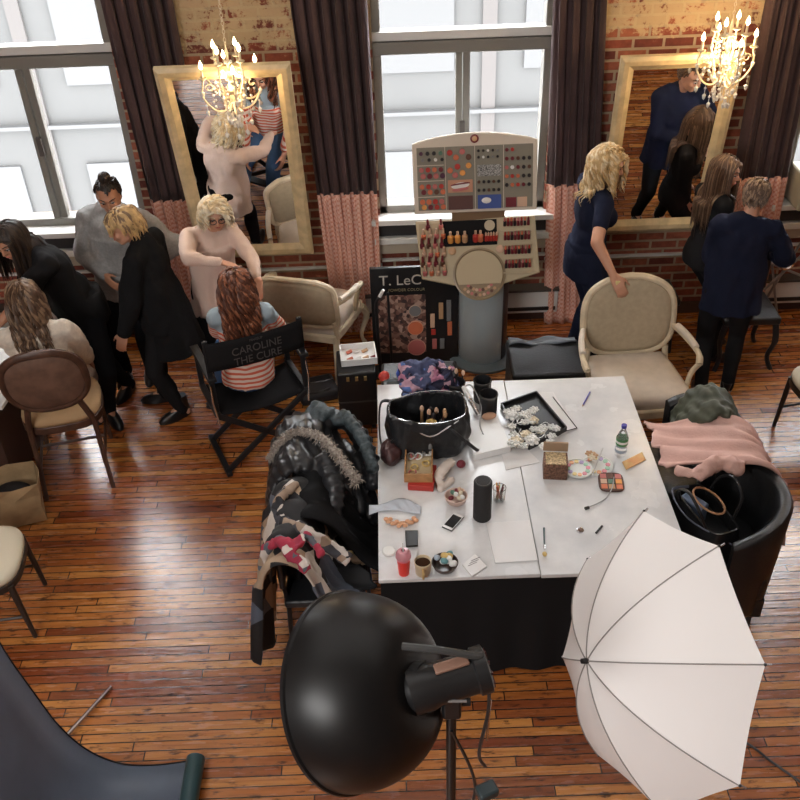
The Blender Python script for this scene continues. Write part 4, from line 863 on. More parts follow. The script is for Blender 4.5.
for x in (-.14, .14):
    for y in (-.13, .13): MB().cyl((1.97+x, 6.25+y, .44), (1.97+x*1.15, 6.25+y*1.15, 0), .016, .013, 8).build('leg', black_wood, t)
tag(MB().box((1.95, 6.24, .52), (.2, .12, .07), rotz(-.1)).build('beige_box', mat('beige_card', (.45, .36, .26), .7), bev=.004), 'small beige box on the black stool under the right mirror', 'box')
t = thing('folding_stand', 'grey tubular folding stand beside the right window heater', 'stand', (2.98, 6.35, 0)); g = MB()
for a, b in (((2.78, 6.3, .98), (3.1, 6.42, .0)), ((3.12, 6.3, 1.0), (2.86, 6.42, .0)), ((2.72, 6.3, .72), (3.2, 6.3, .50)), ((2.86, 6.3, .42), (3.3, 6.3, .98))): MB().cyl(a, b, .010, None, 8).build('tube', mat('grey_tube', (.3, .3, .31), .35, .7), t)
MB().tube([(2.98+.05*math.cos(a), 6.28, .66+.05*math.sin(a)) for a in [2*PI*i/16 for i in range(16)]], .012, 8, loop=True).build('ring_clamp', chrome, t)
t = thing('black_side_chair', 'black chair with curved legs behind the person in the navy sweater', 'chair', (2.62, 6.02, 0)); MB().box((2.62, 6.02, .43), (.42, .4, .06)).build('seat', black_leather, t, bev=.015); MB().box((2.62, 6.2, .72), (.4, .04, .44)).build('backrest', black_leather, t, bev=.015)
for x in (-.18, .18):
    for y in (-.16, .16): MB().tube(spline([(2.62+x, 6.02+y, .42), (2.62+x*1.15, 6.02+y*1.1, .25), (2.62+x*1.0, 6.02+y, .1), (2.62+x*1.2, 6.02+y*1.2, 0)], 4), [.024]*5+[.018]*8, 8).build('leg', black_wood, t)

t = tag(MB().box(at(619, 283, 5.50), (.055, .02, .04), rotz(.3)).build('makeup_sponge', mat('yellow_sponge', (.70, .60, .28), .8), bev=.006), 'small yellow makeup sponge held on the armchair back by the woman in navy', 'sponge')
# ---------------- makeup stand ----------------
RF = basis3((1, 0, 0), (0, 0, 1), (0, -1, 0))       # upright, facing the room
cols = {k: mat(k+'_makeup', c, .45) for k, c in dict(wine=(.16, .02, .03), plum=(.09, .03, .06), coral=(.62, .17, .08), red=(.45, .04, .03), rose=(.5, .15, .14), brown=(.12, .05, .03), orange=(.75, .33, .08), tan=(.5, .3, .16), dark=(.025, .02, .022), white=(.75, .73, .7), blue=(.05, .09, .3), green=(.1, .2, .14), grey=(.2, .2, .2), gold=(.6, .42, .14), nude=(.6, .4, .28)).items()}
tan_pl = mat('tan_display_plastic', (.44, .36, .23), .45); pale_pl = mat('pale_display_plastic', (.60, .53, .44), .45); mesh_grey = mat('grey_display_insert', (.22, .205, .16), .6)
st = thing('makeup_display_stand', 'tall makeup tester display stand with two tilted boards on a blue grey pedestal', 'display stand', (.66, 6.15, 0))
MB().lathe([(.27, 0), (.275, .02), (.25, .035), (.01, .04)], (.67, 6.17, 0), n=40).build('foot_disc', mat('blue_grey_enamel', (.14, .18, .20), .3), st)
MB().lathe([(.185, .03), (.185, .80)], (.66, 6.17, 0), n=40).build('pedestal', mat('pale_blue_enamel', (.36, .42, .44), .35), st)
g = MB(); g.grid(lambda u, v: (.66+.189*math.cos(-.75+1.2*u), 6.17+.189*math.sin(-.75+1.2*u), .035+.74*v), 10, 2); g.build('shade_panel', mat('dark_brown_shade', (.05, .03, .028), .4), st, solid=.004)  # dark strip paints the shade on the pedestal's right side
MB().box((.62, 6.36, 1.2), (.30, .05, .9)).build('spine', mat('white_spine', (.62, .62, .6), .4), st, bev=.01)
def board(tl, tr, bl):
    ex = (tr-tl); Wd = ex.length; ex.normalize(); ey = (tl-bl); ey = ey-ex*ey.dot(ex); Hd_ = ey.length; ey.normalize(); n = ex.cross(ey); return tl, ex, ey, n, Wd, Hd_
# upper board
tl, ex, ey, nn, BW, BH = board(V((.15, 6.30, 1.70)), V((1.02, 6.26, 1.72)), V((.16, 6.20, 1.22))); RB = basis3(ex, ey, nn); UB = lambda u, v, w=0: tl+ex*(u*BW)-ey*(v*BH)+nn*w
ol = [(0, -BH)]+[(BW, -BH), (BW, .0)]+[(BW*(1-i/12), .065*math.sin(PI*i/12)**.8) for i in range(1, 12)]+[(0, 0)]
MB().prism(ol, tl, RB, -.03, .0).build('upper_board', pale_pl, st, bev=.006)
MB().box(UB(.5, .5, .003), (BW*.93, BH*.9, .006), RB).build('upper_insert', mesh_grey, st, bev=.002)
MB().lathe([(.028, 0), (.03, .006), (.02, .009), (.001, .009)], UB(.5, -.05), RB, 20).build('round_emblem', cols['wine'], st); MB().lathe([(.02, .008), (.012, .012), (.001, .012)], UB(.5, -.05), RB, 14).build('emblem_centre', cols['tan'], st)
rr = random.Random(12)
for x in (.262, .5, .73): MB().box(UB(x, .5, .008), (.004, BH*.9, .006), RB).build('divider', pale_pl, st)
for v in (.30, .52, .75): MB().box(UB(.14, v, .008), (BW*.22, .004, .006), RB).build('divider', pale_pl, st)
def pan(u, v, r, c): MB().lathe([(r, 0), (r, .010), (r*.85, .012), (r*.8, .009), (.001, .009)], UB(u, v, .006), RB, 12).build('colour_pan', cols[c], st, smooth=30)
for j, (v, r, cc) in enumerate([(.13, .014, ['plum', 'dark', 'dark', 'green']), (.22, .012, ['grey', 'dark', 'white', 'dark']), (.36, .017, ['rose', 'red', 'coral', 'wine']), (.45, .019, ['rose', 'wine', 'rose', 'plum']), (.60, .017, ['coral', 'red', 'rose', 'red']), (.68, .018, ['wine', 'coral', 'brown', 'coral']), (.82, .019, ['coral', 'coral', 'red', 'rose']), (.90, .018, ['orange', 'wine', 'red', 'coral'])]):
    for i in range(4): pan(.07+i*.052+(j % 2)*.012, v, r, cc[i])
for i, (u, v, c) in enumerate([(.30, .13, 'red'), (.35, .2, 'coral'), (.40, .12, 'rose'), (.45, .2, 'brown'), (.30, .38, 'coral'), (.36, .33, 'red'), (.40, .42, 'orange'), (.45, .32, 'orange'), (.34, .45, 'rose')]): pan(u, v, .02, c)
for j in range(2):
    for i in range(5): pan(.53+i*.038, .12+j*.09, .009, ['dark', 'dark', 'white', 'dark', 'grey'][(i+j) % 5])
for j in range(2):
    for i in range(5): pan(.53+i*.04, .56+j*.12, .011, 'dark' if (i+j) % 3 else 'brown')
for j in range(5):
    for i in range(5):
        if j == 0 and i > 1: continue
        pan(.755+i*.045, .12+j*.125, .013, [['wine', 'red', 'dark', 'dark', 'dark'], ['wine', 'wine', 'brown', 'dark', 'dark'], ['rose', 'white', 'wine', 'dark', 'brown'], ['coral', 'red', 'coral', 'dark', 'dark'], ['dark', 'coral', 'red', 'wine', 'dark']][j][i])
MB().box(UB(.38, .61, .008), (BW*.2, BH*.18, .006), RB).build('eye_picture', mat('peach_print', (.5, .25, .16), .4), st)
for k, (du, dv, a, b, c) in enumerate([(0, -.01, .065, .022, 'white'), (.0, -.03, .07, .01, 'wine'), (0, .045, .06, .012, 'rose')]): MB().ell(UB(.38+du, .61+dv, .012), (a, b, .004), RB@M.Rotation(.12, 3, 'Z'), 18, 6).build('eye_picture_shape', cols[c], st)
MB().box(UB(.38, .85, .008), (BW*.2, BH*.2, .006), RB).build('face_picture', mat('dark_print', (.10, .045, .04), .4), st)
MB().box(UB(.615, .40, .008), (BW*.19, BH*.16, .006), RB).build('glitter_panel', mat('silver_glitter', (.25, .25, .24), .5, var=.8, vs=120), st)
MB().box(UB(.615, .85, .008), (BW*.19, BH*.2, .006), RB).build('blue_picture', cols['blue'], st); MB().ell(UB(.59, .83, .012), (.035, .022, .004), RB, 12, 6).build('white_splash', cols['white'], st)
MB().box(UB(.79, .87, .008), (BW*.085, BH*.14, .008), RB).build('red_picture', cols['wine'], st)
MB().box(UB(.88, .87, .008), (BW*.08, BH*.14, .006), RB).build('grey_picture', cols['nude'], st)
# lower board
tl2, ex2, ey2, n2, LW, LH = board(V((.16, 6.22, 1.155)), V((1.02, 6.18, 1.185)), V((.20, 5.98, .77))); RL = basis3(ex2, ey2, n2); LB = lambda u, v, w=0: tl2+ex2*(u*LW)-ey2*(v*LH)+n2*w
MB().prism([(0, 0), (.03, -LH*.92), (LW*.34, -LH*1.06), (LW*.70, -LH*1.06), (LW*1.03, -LH*.9), (LW, 0)], tl2, RL, -.04, 0).build('lower_board', tan_pl, st, bev=.008)
MB().box((LB(.25, 0, 0)+UB(.25, 1, 0))/2+V((.24, .02, 0)), (.38, .05, .10)).build('bridge_shelf', mat('bronze_shelf', (.22, .14, .08), .35), st, bev=.008)
MB().box(LB(.455, .225, .003), (LW*.45, LH*.40, .008), RL).build('black_inset', black_cloth, st, bev=.002)
MB().box(LB(.14, .45, .002), (LW*.22, LH*.8, .006), RL).build('bottle_inset', mat('tan_inset', (.36, .28, .17), .5), st)
for k in range(4): MB().box(LB(.845, .10+.22*k+.12, .006), (LW*.25, .010, .03), RL).build('lipstick_rack', tan_pl, st)
MB().lathe([(.185, 0), (.19, .012), (.178, .014), (.172, .006), (.001, .006)], LB(.52, .88, .0), RL, 44).build('round_tray', mat('bronze_rim', (.26, .19, .11), .35), st)
MB().prism([(.168*math.cos(a), .168*math.sin(a)) for a in [-.45+(PI+.9)*i/30 for i in range(31)]], LB(.52, .88), RL, .004, .018).build('tray_lid', tan_pl, st, bev=.002)
for u, v, c in ((.30, .50, 'tan'), (.70, .50, 'nude')): MB().lathe([(.028, 0), (.028, .012), (.022, .016), (.001, .016)], LB(u, v), RL, 18).build('small_pot', cols[c], st)
MB().lathe([(.038, .004), (.038, .010), (.001, .010)], LB(.62, .12), RL, 20).build('powder_disc', mat('powder_beige', (.5, .42, .3), .7), st)
for i in range(9):
    for j in range(2):
        a = -PI/2+(i-4)*.2; r = .15-.035*j; MB().lathe([(.012, .006), (.012, .014), (.001, .014)], LB(.52, .88)+RL@V((r*math.cos(a), r*math.sin(a), 0)), RL, 8).build('tester_pot', cols[['tan', 'nude', 'rose', 'brown'][(i+j*2) % 4]], st)
def proto(name, label, cat, group, parts, loc, R):
    t = thing(name, label, cat, loc, 0, group); t.rotation_euler = R.to_euler(); ORG[t.name] = (V(), 0)
    for nm, prof, c in parts: MB().lathe([(r*1.2, z*1.25) for r, z in prof], n=10).build(nm, c, t, smooth=40)
    return t
def place(p, loc, R, label=None, recol=None):
    o = dup(p, loc, 0, label); o.rotation_euler = R.to_euler()
    return o
upR = frame(ey2*.8+n2*.6, ex2)
ORD = ['top', 'second', 'third', 'fourth', 'fifth', 'sixth']; ORD = ['first', 'second', 'third', 'fourth', 'fifth', 'sixth', 'seventh', 'eighth', 'ninth', 'tenth', 'eleventh', 'twelfth', 'thirteenth', 'fourteenth', 'fifteenth']
for j in range(6):
    for i in range(4):
        if j == 0 and i not in (1, 3): continue
        c = ['rose', 'coral', 'wine', 'nude', 'brown', 'rose'][(i*2+j) % 6]; loc = LB(.05+.055*i+.015*(j % 2), .14+.145*j, .004)
        p = proto('nail_polish_bottle', 'nail polish bottle in the %s row of the left inset, %s column' % (ORD[j], ORD[i]), 'bottle', 'nail polish bottles on the makeup stand', [('glass_body', [(.012, 0), (.014, .004), (.014, .026), (.006, .032)], cols[c]), ('cap', [(.0075, .03), (.0085, .034), (.006, .066), (.001, .068)], cols['nude' if j % 2 else 'wine'])], loc, upR)
for k in range(4):
    for i in range(8):
        loc = LB(.745+.028*i, .06+.22*k+.08, .012)
        proto('lipstick', 'red lipstick tester in the %s right hand rack, %s from the left' % (ORD[k], ORD[i]), 'lipstick', 'lipsticks on the makeup stand', [('case', [(.0085, 0), (.0085, .03), (.007, .031)], cols['wine' if (i+k) % 3 else 'dark']), ('bullet', [(.006, .03), (.006, .045), (.002, .054)], cols[['rose', 'red', 'coral', 'wine'][(i+k) % 4]])], loc, upR)
for i, (u, c) in enumerate([(.29, 'orange'), (.35, 'orange'), (.41, 'tan'), (.50, 'red'), (.54, 'coral')]):
    proto('serum_bottle', ['amber dropper bottle, leftmost on the black inset of the makeup stand', 'amber dropper bottle, second from left on the black inset', 'tan dropper bottle in the middle of the black inset', 'red bottle in the black inset of the makeup stand', 'coral bottle beside the lipsticks in the black inset'][i], 'bottle', 'bottles on the black inset', [('glass_body', [(.016, 0), (.018, .004), (.018, .04), (.007, .05)], cols[c]), ('cap', [(.008, .05), (.008, .07), (.001, .074)], cols['nude'])], LB(u, .36, .006), upR)
for i in range(5): proto('lipstick', 'small red lipstick in the black inset, %s of five from the left' % ORD[i], 'lipstick', 'lipsticks in the black inset', [('case', [(.008, 0), (.008, .035)], cols['red']), ('bullet', [(.006, .034), (.006, .05), (.002, .058)], cols['nude'])], LB(.585+.022*i, .36, .006), upR)
for i in range(5): proto('mascara_pot', 'small wine coloured pot between the stand boards, %s from the left' % ORD[i], 'pot', 'pots between the boards', [('pot', [(.013, 0), (.013, .02), (.001, .021)], cols['wine']), ('cap', [(.011, .02), (.009, .035), (.001, .036)], cols['tan'])], V((.50+.06*i, 6.20, 1.25)), M.Identity(3))
# poster
ps = thing('makeup_poster_board', 'black makeup poster board lettered T. LeC leaning beside the display stand', 'poster', (.13, 6.15, 0)); RP = RF@M.Rotation(-.06, 3, 'X'); PB = lambda u, v, w=0: V((-.19, 6.10, .0))+RP@V((u*.66, v*.82, w))
MB().box(PB(.5, .5, -.02), (.66, .82, .035), RP).build('board', black_plastic, ps, bev=.004)
letters('T. LeC', .115, mat('pale_print', (.50, .47, .42), .6), ps, PB(.10, .83, .0), RP, align='LEFT'); letters('POWDER COLOUR', .032, mat('gold_print', (.30, .26, .16), .6), ps, PB(.20, .765, .0), RP, align='LEFT')
MB().box(PB(.35, .42, .0), (.36, .50, .004), RP).build('printed_picture', patch_mat('brown_mosaic_print', (.10, .05, .04), [(.28, .17, .13), (.45, .30, .24), (.05, .03, .03), (.2, .1, .08)], 34, .5, .3), ps)
for u, v, r, c in ((.50, .56, .05, 'grey'), (.50, .38, .062, 'coral'), (.51, .17, .072, 'rose')): MB().lathe([(r, .002), (r, .007), (r*.88, .009), (r*.86, .006), (.001, .006)], PB(u, v), RP, 30).build('compact_picture', cols[c], ps); MB().tube([PB(u, v, .006)+RP@V((r*.94*math.cos(a), r*.94*math.sin(a), 0)) for a in [2*PI*i/30 for i in range(30)]], .003, 5, loop=True).build('compact_rim', cols['nude'], ps)
for u, v, h, c in ((.70, .45, .12, 'nude'), (.71, .33, .05, 'red'), (.80, .55, .14, 'tan'), (.89, .55, .18, 'grey'), (.90, .36, .12, 'coral'), (.72, .2, .09, 'rose'), (.81, .2, .09, 'grey')): MB().box(PB(u, v, .004), (.035, h, .008), RP).build('lipstick_picture', cols[c], ps, bev=.003)
t = thing('black_floor_stand', 'thin black curved stand before the makeup poster', 'stand', (-.12, 5.98, 0)); MB().tube(spline([(-.14, 5.98, .0), (-.15, 5.98, .45), (-.15, 5.98, .62), (-.12, 5.98, .68)], 6), .012, 8).build('bent_rod', black_wood, t); MB().cyl((-.12, 5.98, .68), (-.09, 5.97, .74), .014, .012, 10).build('white_tip', white_plastic, t); MB().cyl((-.14, 5.98, 0), (-.14, 5.98, .012), .09, None, 20).build('base', black_wood, t); MB().cyl((-.05, 6.0, .0), (-.06, 6.0, .7), .01, None, 8).build('rod', black_wood, t)
# ---------------- the work table ----------------
TX0, TX1, TY0, TY1, T = -.14, 1.41, 3.15, 4.78, .75
tb = thing('work_table', 'large white topped table with black cloth skirt in the middle of the room', 'table', ((TX0+TX1)/2, (TY0+TY1)/2, 0)); SX = .655
gt = NG('white_lacquer_top'); v_ = gt.xyz(); gt.link(gt.mix(gt.ramp(gt.noise(v_, 3, 5, .6), [(.35, 0), (.7, 1)]), (.60, .61, .625), (.80, .80, .80)), gt.b.inputs['Base Color']); gt.link(gt.ramp(gt.noise(v_, 5, 4), [(.3, .12), (.7, .3)]), gt.b.inputs['Roughness'])
MB().box(((TX0+SX)/2, (TY0+TY1)/2, T-.0125), (SX-TX0-.003, TY1-TY0, .025)).build('table_top', gt.m, tb, bev=.004)
MB().box(((TX1+SX)/2, (TY0+TY1)/2-.006, T-.0125), (TX1-SX-.003, TY1-TY0, .025)).build('table_top', gt.m, tb, bev=.004)
def skirt(u, v):
    per = [(TX0+.01, TY0+.01), (TX1-.01, TY0+.01), (TX1-.01, TY1-.01), (TX0+.01, TY1-.01), (TX0+.01, TY0+.01)]; L_ = [TX1-TX0, TY1-TY0]*2; s = u*sum(L_); i = 0
    while i < 3 and s > L_[i]: s -= L_[i]; i += 1
    a, b = per[i], per[i+1]; q = min(1, s/L_[i]); x = a[0]+(b[0]-a[0])*q; y = a[1]+(b[1]-a[1])*q; n = ((0, -1), (1, 0), (0, 1), (-1, 0))[i]; k = .012*(1-v)*(1+math.sin(u*160))*min(1, q*8, (1-q)*8)
    return (x+n[0]*k, y+n[1]*k, .02+(T-.05)*v)
MB().grid(skirt, 320, 5).build('cloth_skirt', black_cloth, tb, smooth=180)
for x in (TX0+.08, SX-.06, TX1-.08):
    for y in (TY0+.1, TY1-.1): MB().cyl((x, y, 0), (x, y, T-.03), .018, None, 10).build('leg', chrome, tb)
def small(name, label, cat, mb, m_, group=None, **k): o = mb.build(name, m_, **k); ORG[o.name] = (V(), 0); return tag(o, label, cat, group)
# big black tote
def tote():
    c = V((.15, 4.17, T)); t = thing('tote_bag', 'large open black tote bag full of tools on the back left of the table', 'bag', c); R = rotz(.05); P = PT(c, R)
    sh = lambda kx, ky, z, w=0: [P(1.1*kx*abs(math.cos(a))**.65*(1 if math.cos(a) > 0 else -1), 1.12*ky*abs(math.sin(a))**.65*(1 if math.sin(a) > 0 else -1), z*1.05+w*math.sin(2*a+.5)+w*.6*math.sin(5*a)) for a in [2*PI*j/40 for j in range(40)]]
    finish(vox(MB().lo([sh(.18, .12, 0), sh(.20, .135, .03), sh(.215, .145, .14), sh(.21, .14, .22, .008), sh(.20, .13, .26, .012), sh(.185, .118, .262, .012), sh(.19, .12, .2), sh(.18, .11, .06), sh(.16, .1, .03)]), .007, 1, .016, 13), 'bag_body', black_leather, t, 180)
    MB().tube([p+V((0, 0, .004)) for p in sh(.195, .125, .262, .012)], .002, 6, loop=True).build('metal_edge_zip', chrome, t)
    for sg in (-1, 1): MB().tube(spline([P(sg*.12-.06, sg*-.1, .25), P(sg*.2-.05, sg*-.17, .2), P(sg*.27, sg*-.14, .05), P(sg*.26, 0, .015), P(sg*.2, .12*sg, .15), P(sg*.1, .12*sg, .26)], 7), .010, 6, .6).build('strap', black_leather, t)
    MB().tube(spline([P(-.1, -.13, .24), P(0, -.17, .2), P(.1, -.15, .24), P(.16, -.12, .26)], 6), .005, 6).build('silver_chain', chrome, t)
    MB().lathe([(.001, 0), (.012, .004), (.01, .03), (.003, .04)], P(0, -.155, .1), n=10).build('hanging_charm', cols['grey'], t)
    rr = random.Random(2)
    for k in range(9):
        p = P(rr.uniform(-.12, .12), rr.uniform(-.07, .07), .05); q = p+V((rr.uniform(-.06, .06), rr.uniform(-.04, .04), .17))
        o = MB().cyl(p, q, .010, .008, 8); b = small('makeup_brush', 'dark makeup brush standing in the black tote bag', 'brush', o, cols[['dark', 'brown', 'tan', 'dark'][k % 4]], 'brushes in the tote bag')
        e = MB().ell(q, (.013, .013, .022), None, 8, 6).build('bristles', cols[['nude', 'tan', 'dark'][k % 3]], b)
    MB().ell(P(.02, -.02, .17), (.035, .03, .03), None, 12, 8).build('gold_pouch', cols['gold'], t)
tote()
def pouch(c, r, R, name, label, cat, m_, fold=.01):
    g = MB().ell(c, r, R, 18, 12); o = finish(vox(g, .007, 2, fold, 26), name, m_, None, 180); ORG[o.name] = (V(), 0); return tag(o, label, cat)
pouch((-.06, 4.05, .81), (.06, .09, .07), None, 'brown_pouch', 'dark brown soft pouch between the tote bag and the wooden box', 'pouch', mat('aubergine_leather', (.06, .025, .025), .5))
scar = patch_mat('blue_pink_scarf_print', (.05, .06, .13), [(.35, .14, .22), (.02, .02, .05), (.10, .17, .42), (.4, .24, .3)], 20, .8, .35); g = MB(); rr = random.Random(6)
for k in range(9):
    c = V((.17+rr.uniform(-.07, .08), 4.60+rr.uniform(-.04, .05), .84+rr.uniform(0, .13))); a = rr.random()*3; g.tube(spline([c+V((.1*math.cos(a+i*1.3), .07*math.sin(a+i*1.3), .03*math.sin(i*2))) for i in range(5)], 5), .026, 8, .8)
g.ell((.17, 4.60, .80), (.16, .1, .06), None, 16, 8)
t = tag(finish(vox(g, .007, 2, .014, 30), 'scarf', scar, None, 180), 'crumpled blue and pink scarf heaped behind the tote bag', 'scarf'); ORG[t.name] = (V(), 0)
pouch(on(404, 372, .92), (.05, .04, .045), None, 'blue_cloth', 'small bright blue crumpled cloth left of the pink scarf', 'cloth', mat('bright_blue_cloth', (.04, .09, .42), .8), .02)
pouch(on(384, 376, .80), (.035, .03, .035), None, 'red_pouch', 'small red pouch at the back left table corner', 'pouch', cols['red'])
for k, (x, y) in enumerate(((456, 402), (482, 400), (488, 414))):
    b = on(x, y, T); c = thing('tool_cup', ['black leather tool cup nearest the tote bag', 'black leather tool cup at the back edge of the table', 'black leather tool cup beside the white box'][k], 'cup', b, 0, 'black tool cups on the table')
    MB().lathe([(.048, 0), (.052, .01), (.054, .15), (.050, .152), (.047, .14), (.044, .02), (.001, .018)], b, n=26).build('cup_wall', black_leather, c); MB().lathe([(.055, .14), (.057, .144), (.057, .15), (.054, .154)], b, n=26, cap=False).build('rim', mat('dark_grey_trim', (.05, .05, .05), .4), c)
for k in range(3):
    b = on(456, 402, T)+V((.02*k-.02, .01*k, .02)); q = b+V((.02*k-.02, .02-.03*k, .21)); o = small('makeup_brush', 'makeup brush standing in the tool cup nearest the tote bag', 'brush', MB().cyl(b, q, .006, .004, 8), black_plastic, 'brushes in the tool cup'); MB().ell(q, (.011, .011, .02), None, 8, 6).build('bristles', cols['nude'], o)
b = on(470, 400, .92); t = thing('curling_iron', 'curling iron with a white grip leaning over the black tool cups', 'curling iron', b); MB().cyl(b, b+V((.04, -.12, -.02)), .013, .011, 12).build('barrel', chrome, t); MB().cyl(b, b+V((-.03, .10, .02)), .016, .014, 12).build('grip', white_plastic, t); MB().tube(spline([b+V((-.03, .10, .02)), b+V((.02, .14, 0)), b+V((.07, .05, -.08)), b+V((.05, -.12, -.10)), b+V((.09, -.22, -.15))], 6), .004, 6).build('cord', mat('grey_cord', (.4, .4, .4), .5), t)
# boxes, trays and papers
def slab(name, label, cat, pxs, z, h, m_, parent=None, **k):
    p = [on(x, y, z) for x, y in pxs]; g = MB(); g.lo([[V((q.x, q.y, z-h)) for q in p], [V((q.x, q.y, z)) for q in p]]); o = g.build(name, m_, parent, bev=k.get('bev', .003), smooth=30)
    return tag(o, label, cat) if label else o
b = slab('white_box', 'white flat box beside the black tool cups', 'box', [(466, 424), (511, 444), (474, 455), (474, 455)][:0] or [(463, 424), (474, 455), (511, 446), (497, 414)], .80, .045, white_plastic); ORG[b.name] = (V(), 0)
o = MB().ell(on(489, 416, .815), (.045, .03, .016), rotz(.3), 16, 8); small('skin_tone_sponge', 'skin coloured oval sponge on the back of the white box', 'sponge', o, mat('skin_sponge', (.5, .3, .2), .8))
tr = thing('black_tray', 'black tray heaped with silver brooches and flowers', 'tray', on(533, 425, T)); q = [on(x, y, T) for x, y in ((501, 408), (529, 450), (566, 432), (536, 396))]
g = MB(); g.lo([[V((p.x, p.y, T+.002)) for p in q], [V((p.x, p.y, T+.010)) for p in q]]); g.build('tray_floor', black_plastic, tr)
for i in range(4):
    a, b = q[i], q[(i+1) % 4]; d = (b-a); MB().box((a+b)/2+V((0, 0, .02)), (d.length, .008, .035), rotz(math.atan2(d.y, d.x))).build('tray_rim', black_plastic, tr)
rr = random.Random(21); silver = mat('silver_jewellery', (.55, .55, .53), .3, .7); petal = mat('cream_petals', (.66, .58, .44), .8); petal2 = mat('white_petals', (.72, .72, .70), .8)
for k in range(24):
    x, y = (518+rr.uniform(-12, 34), 424+rr.uniform(-16, 22)); c = on(x, y, .79+rr.uniform(0, .02)); g = MB()
    g.ell(c, (.008, .008, .008), None, 8, 6)
    for i in range(6): a = i*PI/3+k; g.ell(c+V((.018*math.cos(a), .018*math.sin(a), .001)), (.013, .010, .006), rotz(a), 8, 5)
    h_ = small('brooch', 'silver flower brooch lying in the black tray', 'brooch', g, silver, 'silver brooches in the black tray')
for k, (x, y) in enumerate([(517, 437), (526, 434), (532, 440), (541, 431), (545, 446), (516, 441), (556, 428), (533, 420), (512, 415)]):
    c = on(x, y, .795); r = .020+.006*(k % 3); g = MB(); g.ell(c, r*.6, None, 8, 6)
    for ring, (n_, rr_, zz) in enumerate(((5, .6, .3), (7, .95, -.1))):
        for i in range(n_): a = i*2*PI/n_+ring; g.ell(c+V((r*rr_*math.cos(a), r*rr_*math.sin(a), r*zz)), (r*.5, r*.42, r*.3), rotz(a), 8, 5)
    small('hair_flower', 'small cream fabric flower in the heap beside the black tray', 'flower', g, petal if k % 2 else petal2, 'fabric flowers on the table')
g = MB()
for k in range(7):
    c = on(530+rr.uniform(-18, 20), 428+rr.uniform(-12, 18), .80); g.tube(spline([c+V((.045*math.cos(i*1.1+k), .04*math.sin(i*1.3+k), .012*math.sin(i*2+k))) for i in range(7)], 4), .0022, 5)
o = small('wire_tangle', 'tangle of silver wire and beads over the black tray', 'jewellery', g, silver, smooth=60); o['kind'] = 'stuff'
glass = mat('clear_glass', (.95, .97, .97), .03, trans=.92, ior=1.3)
s_ = slab('clear_folder', 'white sheet with a black edge strip behind the black tray', 'folder', [(537, 392), (556, 436), (578, 428), (553, 392)], .757, .005, paper); ORG[s_.name] = (V(), 0)
a, b = on(553, 397, .762), on(577, 428, .762); MB().cyl(a, b, .003, None, 6).build('edge_strip', black_plastic, s_); MB().cyl(b, on(566, 431, .762), .003, None, 6).build('edge_strip', black_plastic, s_)
a, b = on(590, 392, .757), on(583, 405, .757); t = small('blue_pencil', 'blue pencil lying alone near the back of the table', 'pencil', MB().cyl(a, b, .0048, None, 8), mat('violet_blue', (.06, .06, .34), .5)); MB().cyl(b, b+(b-a)*.12, .0045, .0008, 8).build('pencil_tip', cols['tan'], t)
# water bottle
b = on(620, 455, T); t = thing('water_bottle', 'clear plastic water bottle with blue cap and green label', 'bottle', b); MB().lathe([(.028, 0), (.032, .006), (.032, .06), (.029, .07), (.032, .08), (.032, .13), (.022, .165), (.012, .185), (.012, .2)], b, n=24).build('bottle_body', glass, t); MB().lathe([(.0335, .085), (.0335, .13)], b, n=24, cap=False).build('label_band', mat('green_label', (.07, .25, .08), .5), t); MB().lathe([(.0345, .10), (.0345, .115)], b, n=24, cap=False).build('label_stripe', cols['white'], t); MB().lathe([(.015, .198), (.015, .216), (.001, .217)], b, n=16).build('cap', mat('violet_blue', (.06, .06, .34), .5), t)
MB().lathe([(.0335, .035), (.0335, .055)], b, n=24, cap=False).build('blue_band', mat('pale_blue_label', (.35, .42, .5), .5), t)
# wooden jewellery box
c = V((.09, 3.93, T)); t = thing('jewellery_box', 'open wooden box of jewellery on a red box in front of the tote bag', 'box', c); P = PT(c, rotz(-.06)); wd_ = mat('honey_wood', (.42, .22, .09), .5, var=.2, vs=20)
MB().box(P(0, 0, .045), (.15, .24, .008), rotz(-.06)).build('box_floor', wd_, t)
for x, y, a_, b_ in ((-.073, 0, .008, .25), (.073, 0, .008, .25), (0, -.12, .15, .008), (0, .12, .15, .008)): MB().box(P(x, y, .07), (a_, b_, .06), rotz(-.06)).build('box_side', wd_, t, bev=.001)
MB().box(P(0, 0, .055), (.135, .225, .008), rotz(-.06)).build('lining', mat('cream_satin', (.6, .48, .3), .5), t)
tag(MB().box(P(.02, -.06, .02), (.14, .18, .038), rotz(-.15)).build('red_box', cols['red'], bev=.003), 'flat red box under the open wooden jewellery box', 'box')
for k in range(9):
    p = P(rr.uniform(-.05, .05), rr.uniform(-.09, .09), .068+rr.uniform(0, .012)); g = MB(); n_ = 10
    g.tube([p+V((.02*math.cos(2*PI*i/n_), .024*math.sin(2*PI*i/n_), .004*math.sin(i+k))) for i in range(n_)], .0045, 6, loop=True)
    small('bracelet', 'small bracelet lying in the open wooden box', 'jewellery', g, [silver, petal2, cols['gold'], cols['rose']][k % 4], 'bracelets in the wooden box')
